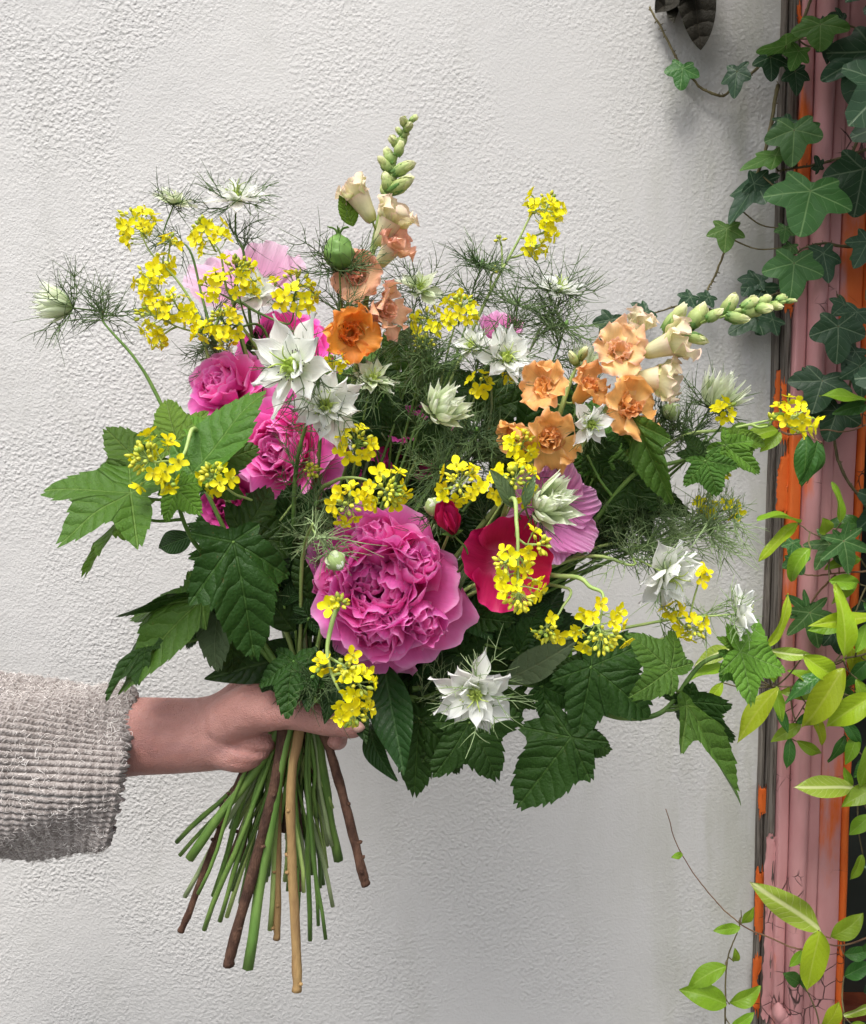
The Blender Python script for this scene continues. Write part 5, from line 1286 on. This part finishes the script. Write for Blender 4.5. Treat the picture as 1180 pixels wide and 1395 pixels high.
filler('leafy stem behind the nodding mustard beside the pleated pink petals', [(800, 680, .72), (640, 850, .71)], .70, .73, 800, 670, 70, 80, 11, [CURRANT_D, CURRANT])
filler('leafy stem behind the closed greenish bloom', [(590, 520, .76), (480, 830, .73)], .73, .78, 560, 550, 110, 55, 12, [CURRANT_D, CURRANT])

# ------------------------------------------------------------------ climbers on the frame
def vine(name, label, cat, group, paths, leaves, mat, rad, knob=False, pet=.0008):
    t = thing(name, label, cat, P(*paths[0][-1]), group)
    mb = MB(); allp = []
    for p in paths:
        q = cr([P(*z) for z in p], 10); m = len(q)
        q = q + np.cumsum(rng.normal(size=(m, 3)) * .0003, 0)
        mb.tube(q, rad * np.linspace(.55, 1.1, m) * (1 + (.25 * rng.random(m) if knob else 0)), 6); allp.append(q)
        if knob:
            for k in range(m // 2):
                i = int(rng.integers(m)); o = unit(rng.normal(size=3)); mb.tube(np.array([q[i], q[i] + o * rad * 2.4]), rad * .3, 4)
    allp = np.concatenate(allp)
    for L in leaves:
        lb = P(*L[0]); dist = np.linalg.norm(allp - lb[None], axis=1); a = allp[int(dist.argmin())]
        if dist.min() < .12: mb.tube(cr([a, (a + lb) / 2 + np.array([0, .004, -.1 * dist.min()]), lb], 5), pet * np.linspace(1.2, .9, 11), 5)
    ob('stem', mb.build('stem', mat), t)
    add_leaves(t, leaves)
    return t
def I(x0, y0, x1, y1, mat, d=.945, sx=1.0, roll=0.0, lobes=IVY5, n=(0, -1, .35), fold=.08):
    g = .03; x0, y0, x1, y1 = x0 - (x1 - x0) * g, y0 - (y1 - y0) * g, x1 + (x1 - x0) * g, y1 + (y1 - y0) * g
    return ((x0, y0, d), (x1, y1, d - .006), 'ivy', mat, roll, sx, dict(lobes=lobes, n=n, fold=fold))
IG, JG = 'ivy strands on the painted frame', 'yellow-green climber shoots on the painted frame'
vine('ivy_strand', 'bare ivy runner curling out over the white wall to a lone small leaf', 'ivy', IG,
     [[(885, 10, .992), (905, 45, .99), (925, 85, .988), (950, 115, .986), (978, 131, .985), (1000, 118, .98), (1030, 90, .97), (1060, 70, .95), (1095, 20, .948), (1110, -40, .948)]],
     [I(930, 94, 927, 121, IVY_M, .975, 1.0, lobes=IVYH), I(1004, 98, 1000, 132, IVY_D, .965, .8, .5), I(1070, 62, 1030, 66, IVY_L, .935, .9, .8, n=(0, -.6, 1)), I(1050, 78, 1052, 108, IVY_D, .945, 1.1), I(1088, 70, 1078, 95, IVY_L, .93, .9),
      I(1084, 98, 1087, 128, IVY_D, .94, .9), I(1118, 34, 1118, 66, IVY_L, .915, 1.35, .2, IVYH), I(1122, 42, 1104, 24, IVY_D, .93, 1.2), I(1148, 26, 1130, 20, IVY_D, .935, 1.2), I(1126, 62, 1128, 84, IVY_D, .94, .8)], VINE, .0016, True)
vine('ivy_strand', 'ivy strand crossing the pink moulding under large dark leaves at the top', 'ivy', IG,
     [[(1060, 233, .955), (1085, 228, .95), (1120, 222, .945), (1160, 210, .945), (1215, 190, .945)], [(1150, 30, .945), (1186, 55, .94), (1192, 130, .942), (1160, 210, .945)]],
     [I(1190, 72, 1162, 138, IVY_D, .91, 1.0, .1, IVYH), I(1185, 72, 1124, 100, IVY_D, .915, .7, .2, IVYH), I(1082, 178, 1080, 222, IVY_M, .925, 1.0, .3, lobes=IVYH), I(1090, 182, 1118, 168, IVY_M, .93, .8, .4), I(1074, 165, 1050, 178, IVY_D, .94, .9, .3), I(1056, 212, 1010, 228, IVY_L, .94, .55, .3),
      I(1116, 228, 1112, 212, IVY_D, .94, 1.0), I(1176, 232, 1166, 292, IVY_D, .92, 1.0, .1, IVYH), I(1160, 262, 1140, 285, IVY_D, .935, .9)], VINE, .0015, True)
vine('ivy_strand', 'ivy strand trailing down onto the white wall above the leaning snapdragon', 'ivy', IG,
     [[(958, 408, .985), (972, 378, .985), (985, 345, .982), (998, 305, .975), (1015, 268, .965), (1034, 235, .955), (1050, 180, .955), (1062, 120, .955)]],
     [I(1104, 262, 1092, 318, IVY_M, .90, 1.22, .1, IVYH), I(1030, 252, 992, 300, IVY_D, .955, .7, .6), I(1028, 250, 1062, 258, IVY_D, .95, .9, .5),
      I(990, 312, 988, 342, IVY_L, .965, 1.15, .1), I(1070, 312, 1068, 330, IVY_M, .945, 1.0), I(1078, 336, 1074, 352, IVY_M, .945, .9)], VINE, .0017, True)
vine('ivy_strand', 'ivy strand with rounded grey-veined leaves across the middle of the frame', 'ivy', IG,
     [[(1072, 362, .948), (1090, 340, .945), (1120, 331, .945), (1150, 334, .945), (1220, 330, .945)]],
     [I(1082, 360, 1078, 408, IVY_M, .93, 1.0, .1, IVYH), I(1122, 346, 1132, 384, IVY_D, .935, 1.0, -.2), I(1182, 330, 1166, 362, IVY_D, .925, 1.0), I(1188, 340, 1160, 352, IVY_M, .93, .8)], VINE, .0015, True)
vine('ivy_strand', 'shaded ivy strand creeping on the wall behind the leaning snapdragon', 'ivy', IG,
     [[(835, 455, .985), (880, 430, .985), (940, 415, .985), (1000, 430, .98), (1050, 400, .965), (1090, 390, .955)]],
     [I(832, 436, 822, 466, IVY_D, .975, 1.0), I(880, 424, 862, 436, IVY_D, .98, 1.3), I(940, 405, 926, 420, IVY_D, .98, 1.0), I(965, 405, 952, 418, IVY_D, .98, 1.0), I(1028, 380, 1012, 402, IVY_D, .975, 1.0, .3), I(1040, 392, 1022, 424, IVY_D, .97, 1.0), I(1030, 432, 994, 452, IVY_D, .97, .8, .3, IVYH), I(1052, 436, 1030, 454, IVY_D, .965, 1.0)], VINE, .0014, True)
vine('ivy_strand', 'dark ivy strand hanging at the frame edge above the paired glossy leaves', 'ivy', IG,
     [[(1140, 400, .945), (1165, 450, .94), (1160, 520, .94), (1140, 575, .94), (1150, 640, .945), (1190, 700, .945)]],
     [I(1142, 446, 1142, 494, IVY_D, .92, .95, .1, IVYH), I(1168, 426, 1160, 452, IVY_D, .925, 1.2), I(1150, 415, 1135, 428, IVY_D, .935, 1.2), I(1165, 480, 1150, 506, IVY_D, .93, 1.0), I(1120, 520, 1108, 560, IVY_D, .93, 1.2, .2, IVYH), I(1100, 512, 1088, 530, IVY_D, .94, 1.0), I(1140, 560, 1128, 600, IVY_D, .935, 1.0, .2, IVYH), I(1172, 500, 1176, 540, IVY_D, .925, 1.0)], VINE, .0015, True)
vine('ivy_strand', 'fresh ivy strand with star-shaped leaves in the middle of the yellow shoots', 'ivy', IG,
     [[(1078, 780, .93), (1105, 783, .925), (1140, 780, .92), (1220, 772, .92)], [(1150, 870, .935), (1110, 848, .935), (1108, 815, .93), (1140, 780, .92)]],
     [I(1130, 742, 1112, 776, IVY_M, .905, 1.0, .1, IVYS), I(1150, 738, 1160, 782, IVY_M, .895, 1.1, 0, IVYS), I(1148, 735, 1158, 712, IVY_M, .90, 1.0, .2, IVYS), I(1084, 762, 1094, 782, IVY_M, .90, 1.2, 0, IVYH), I(1080, 740, 1078, 760, IVY_M, .93, 1.0), I(1104, 836, 1118, 882, IVY_M, .92, 1.1, 0, IVYS), I(1098, 830, 1075, 812, IVY_M, .925, .9, 0, IVYS), I(1136, 862, 1150, 892, IVY_D, .93, 1.0)], VINE_RED, .0011, pet=.0007)

def J(x0, y0, x1, y1, mat, W=.2, d=.90, roll=0.0, bend=-.5, n=(0, -1, .4), sx=1.0, dt=0.0, fold=.2, tw=0.0):
    return ((x0, y0, d), (x1, y1, d - .008 + dt), 'lance', mat, roll + U(-.25, .25), sx, dict(W=W * .84, bend=bend * U(.7, 1.9), n=n, fold=fold + U(-.1, .25), p=.9, twist=tw + U(-.7, .7), wave=.035))
vine('climber_shoot', 'climber shoot with two dark glossy leaves hanging below a pair of lime ones', 'climbing plant', JG,
     [[(1092, 590, .915), (1120, 585, .915), (1160, 588, .92), (1225, 560, .93)]],
     [J(1098, 592, 1092, 664, JAS_G, .25, .905, .2, -.4), J(1112, 600, 1100, 662, JAS_G, .24, .90, -.4, -.4), J(1120, 603, 1106, 660, JAS_G, .24, .905, -.1, -.3), J(1180, 545, 1122, 528, JAS_L, .22, .90, .4, -.4), J(1185, 548, 1140, 560, JAS_G, .24, .905, .1), J(1078, 580, 1060, 560, JAS_L, .26, .92), J(1060, 585, 1010, 598, JAS_L, .26, .92, .3), J(1062, 588, 1040, 616, JAS_L, .28, .92, -.2)], VINE_RED, .0009)
vine('climber_shoot', 'climber shoot tipped with broad lime leaves over the orange paint', 'climbing plant', JG,
     [[(1088, 714, .90), (1108, 730, .90), (1150, 745, .91), (1225, 770, .92)]],
     [J(1090, 712, 1034, 694, JAS_L, .36, .89, .6, -.4, n=(0, -.7, .8)), J(1088, 714, 1028, 755, JAS_Y, .16, .89, .5, -.7), J(1125, 728, 1122, 706, JAS_L, .5, .895, .1, -.2), J(1146, 712, 1144, 656, JAS_L, .17, .90, .2), J(1105, 748, 1064, 790, JAS_L, .24, .885, .6, -1.2), J(1130, 790, 1178, 795, JAS_L, .3, .90, .2), J(1176, 715, 1130, 712, JAS_G, .3, .92)], VINE, .0010)
vine('climber_shoot', 'climber shoot with a tangle of long yellow-green leaves beside the outermost currant leaf', 'climbing plant', JG,
     [[(1050, 935, .90), (1085, 932, .905), (1140, 900, .905), (1225, 880, .91)], [(1120, 905, .905), (1160, 960, .90), (1225, 990, .90)]],
     [J(1046, 880, 1088, 812, JAS_Y, .14, .875, .4, -.5), J(1150, 900, 1162, 796, JAS_Y, .17, .87, .3, -.5, tw=.3), J(1195, 838, 1104, 848, JAS_Y, .14, .88, .5, -.4), J(1050, 886, 1108, 894, JAS_V, .2, .865, .3, -.3), J(1096, 892, 1150, 930, JAS_Y, .30, .86, .2, -.9), J(1152, 912, 1092, 998, JAS_Y, .22, .855, .3, -.6), J(1135, 915, 1062, 952, JAS_G, .18, .885, .5, -.3), J(1062, 938, 1000, 1010, JAS_Y, .18, .865, .4, -.5), J(1150, 930, 1100, 962, JAS_L, .16, .88, .5), J(1190, 945, 1128, 992, JAS_Y, .26, .86, .4, -.6), J(1060, 935, 1062, 985, JAS_L, .2, .88, .3), J(1055, 930, 1052, 890, JAS_L, .18, .88, .2), J(1180, 850, 1170, 890, JAS_L, .3, .875), J(1100, 960, 1120, 990, JAS_L, .26, .895), J(1110, 930, 1080, 910, JAS_L, .24, .895, .4), J(1060, 960, 1075, 1000, JAS_G, .2, .90), J(1085, 985, 1120, 960, JAS_G, .22, .905),
      J(1180, 900, 1150, 940, JAS_G, .3, .90), J(1168, 925, 1190, 980, JAS_L, .25, .88), J(1000, 885, 945, 900, JAS_V, .22, .90, .4), J(990, 905, 935, 925, JAS_L, .2, .90, .3), J(985, 930, 965, 960, JAS_Y, .24, .90, .2)], VINE, .0011)
vine('climber_shoot', 'leafy climber shoot behind the tangle of long yellow-green leaves', 'climbing plant', JG,
     [[(1070, 1000, .925), (1110, 940, .92), (1150, 880, .92), (1180, 800, .92), (1230, 740, .92)]],
     [J(x0, y0, x0 + 46 * math.cos(a), y0 + 46 * math.sin(a), [JAS_L, JAS_G, JAS_L, JAS_Y][k % 4], .23, .912, .2) for k, (x0, y0, a) in enumerate([(1168, 790, 2.4), (1178, 820, .8), (1150, 850, 3.0), (1160, 880, 1.4), (1130, 905, 2.6), (1140, 930, .9), (1112, 945, 3.3), (1108, 975, 1.2), (1090, 985, 2.5), (1075, 1005, 1.6), (1172, 760, 2.9), (1165, 940, .6), (1170, 1000, 2.0), (1150, 980, 1.0), (1085, 1010, .5), (1190, 870, 2.2)])], VINE, .0010)
vine('climber_shoot', 'climber shoot with one pale veined leaf over the lower pink moulding', 'climbing plant', JG,
     [[(1160, 1072, .90), (1180, 1060, .905), (1225, 1010, .91)]],
     [J(1162, 1076, 1086, 1066, JAS_V, .24, .885, .2, -.3), J(1160, 1072, 1152, 1048, JAS_L, .22, .895), J(1196, 1068, 1148, 1098, JAS_L, .26, .885, .3), J(1190, 1010, 1178, 1080, JAS_L, .26, .88), J(1150, 1000, 1135, 1045, JAS_G, .2, .92), J(1188, 1030, 1165, 1060, JAS_G, .3, .91), J(1186, 1110, 1160, 1140, JAS_L, .3, .91), J(1176, 1165, 1160, 1200, JAS_L, .25, .92)], VINE, .0009)
vine('climber_shoot', 'climber shoot with big pale-ribbed and lime leaves low on the frame', 'climbing plant', JG,
     [[(1115, 1270, .895), (1128, 1285, .90), (1160, 1284, .905), (1225, 1265, .91)], [(907, 1102, .965), (928, 1160, .965), (965, 1215, .96), (1010, 1256, .95), (1060, 1280, .94), (1092, 1292, .93), (1128, 1285, .90)]],
     [J(1116, 1270, 1032, 1204, JAS_V, .20, .885, .1, -.3), J(1116, 1268, 1104, 1355, JAS_Y, .30, .88, .1, -.3), J(1132, 1278, 1182, 1250, JAS_L, .28, .89, .3), J(1092, 1294, 1078, 1320, JAS_L, .25, .905), J(1150, 1300, 1190, 1296, JAS_G, .3, .90), J(930, 1164, 917, 1168, JAS_L, .3, .96), J(1188, 1280, 1174, 1310, JAS_G, .3, .90)], VINE_RED, .0010)
vine('climber_shoot', 'slender climber runner with paired lime leaves at the foot of the wall', 'climbing plant', JG,
     [[(1010, 1240, .95), (1010, 1262, .95), (997, 1300, .948), (993, 1350, .945), (992, 1440, .945)]],
     [J(1008, 1262, 974, 1270, JAS_L, .24, .94, .3), J(1010, 1258, 1030, 1240, JAS_L, .26, .94, .3), J(990, 1318, 933, 1342, JAS_L, .24, .935, .4, -.5), J(990, 1368, 932, 1350, JAS_L, .28, .93, .2), J(994, 1368, 1042, 1350, JAS_L, .26, .93, .4), J(1000, 1310, 1004, 1296, JAS_L, .3, .945), J(996, 1398, 1030, 1385, JAS_L, .26, .93)], VINE, .0010)
vine('climber_shoot', 'bushy climber shoot with pale-edged leaves at the foot of the frame', 'climbing plant', JG,
     [[(1090, 1336, .93), (1110, 1370, .92), (1120, 1440, .92)], [(1150, 1380, .90), (1150, 1420, .905), (1120, 1440, .92)]],
     [J(1120, 1400, 1150, 1372, JAS_Y, .32, .88, .1), J(1150, 1384, 1196, 1372, JAS_V, .2, .885, .3), J(1090, 1340, 1072, 1330, JAS_G, .4, .925), J(1094, 1345, 1106, 1330, JAS_G, .4, .925), J(1150, 1330, 1190, 1315, JAS_G, .3, .91), J(1160, 1395, 1190, 1405, JAS_L, .3, .89)], VINE, .0010)
# ivy carried on past the frame out of view, added to shade frame and wall
mb = MB()
shp = [polar_leaf(l, nth=28, nr=4, teeth=0, fold=.1, droop=.15, wave=.03, rmin=.2, p=1.5) for l in (IVYH, IVY5, IVYH)]
for k in range(620):
    if k < 400: x0, y0, d = U(1205, 1750), U(-500, 1500), U(.78, .98)
    else: x0, y0 = U(1010, 1750), U(-720, -70); d = U(.70, .97)
    q = P(x0, y0, d); a = U(-.8, .8) - math.pi / 2; L = U(.03, .055)
    M = leafM(q, q + L * np.array([math.cos(a), U(-.3, .1), math.sin(a)]), U(-.5, .5))
    v, qd, uv = shp[k % 3]; mb.add(T(M, v), qd, uv)
for k in range(40):
    x0 = U(1200, 1700); mb.tube(cr([P(x0, -700, .97), P(x0 + U(-60, 60), 0, .96), P(x0 + U(-60, 60), 700, .97), P(x0 + U(-60, 60), 1500, .97)], 8), .002, 5)
tag(ob('added_shade_ivy', mb.build('added_shade_ivy', IVY_D)), 'dense dark ivy added out of view to shade the door frame', 'ivy', None, 'stuff')
# withered leaf caught at the top of the wall
t = thing('withered_leaf', 'dark withered curled leaf hanging against the top of the white wall', 'leaf', P(940, 10, .99))
add_leaves(t, [((945, -20, .985), (955, 62, .965), 'ivy', DEAD, .3, .75, dict(lobes=IVYH, fold=.9)), ((938, -15, .985), (915, 28, .97), 'ivy', DEAD, .9, .8, dict(lobes=IVY5, fold=.9))])
mb = MB(); mb.tube(cr([P(945, -20, .985), P(955, -60, .99), P(970, -110, .995)], 5), .0012, 5); ob('stalk', mb.build('stalk', VINE), t)
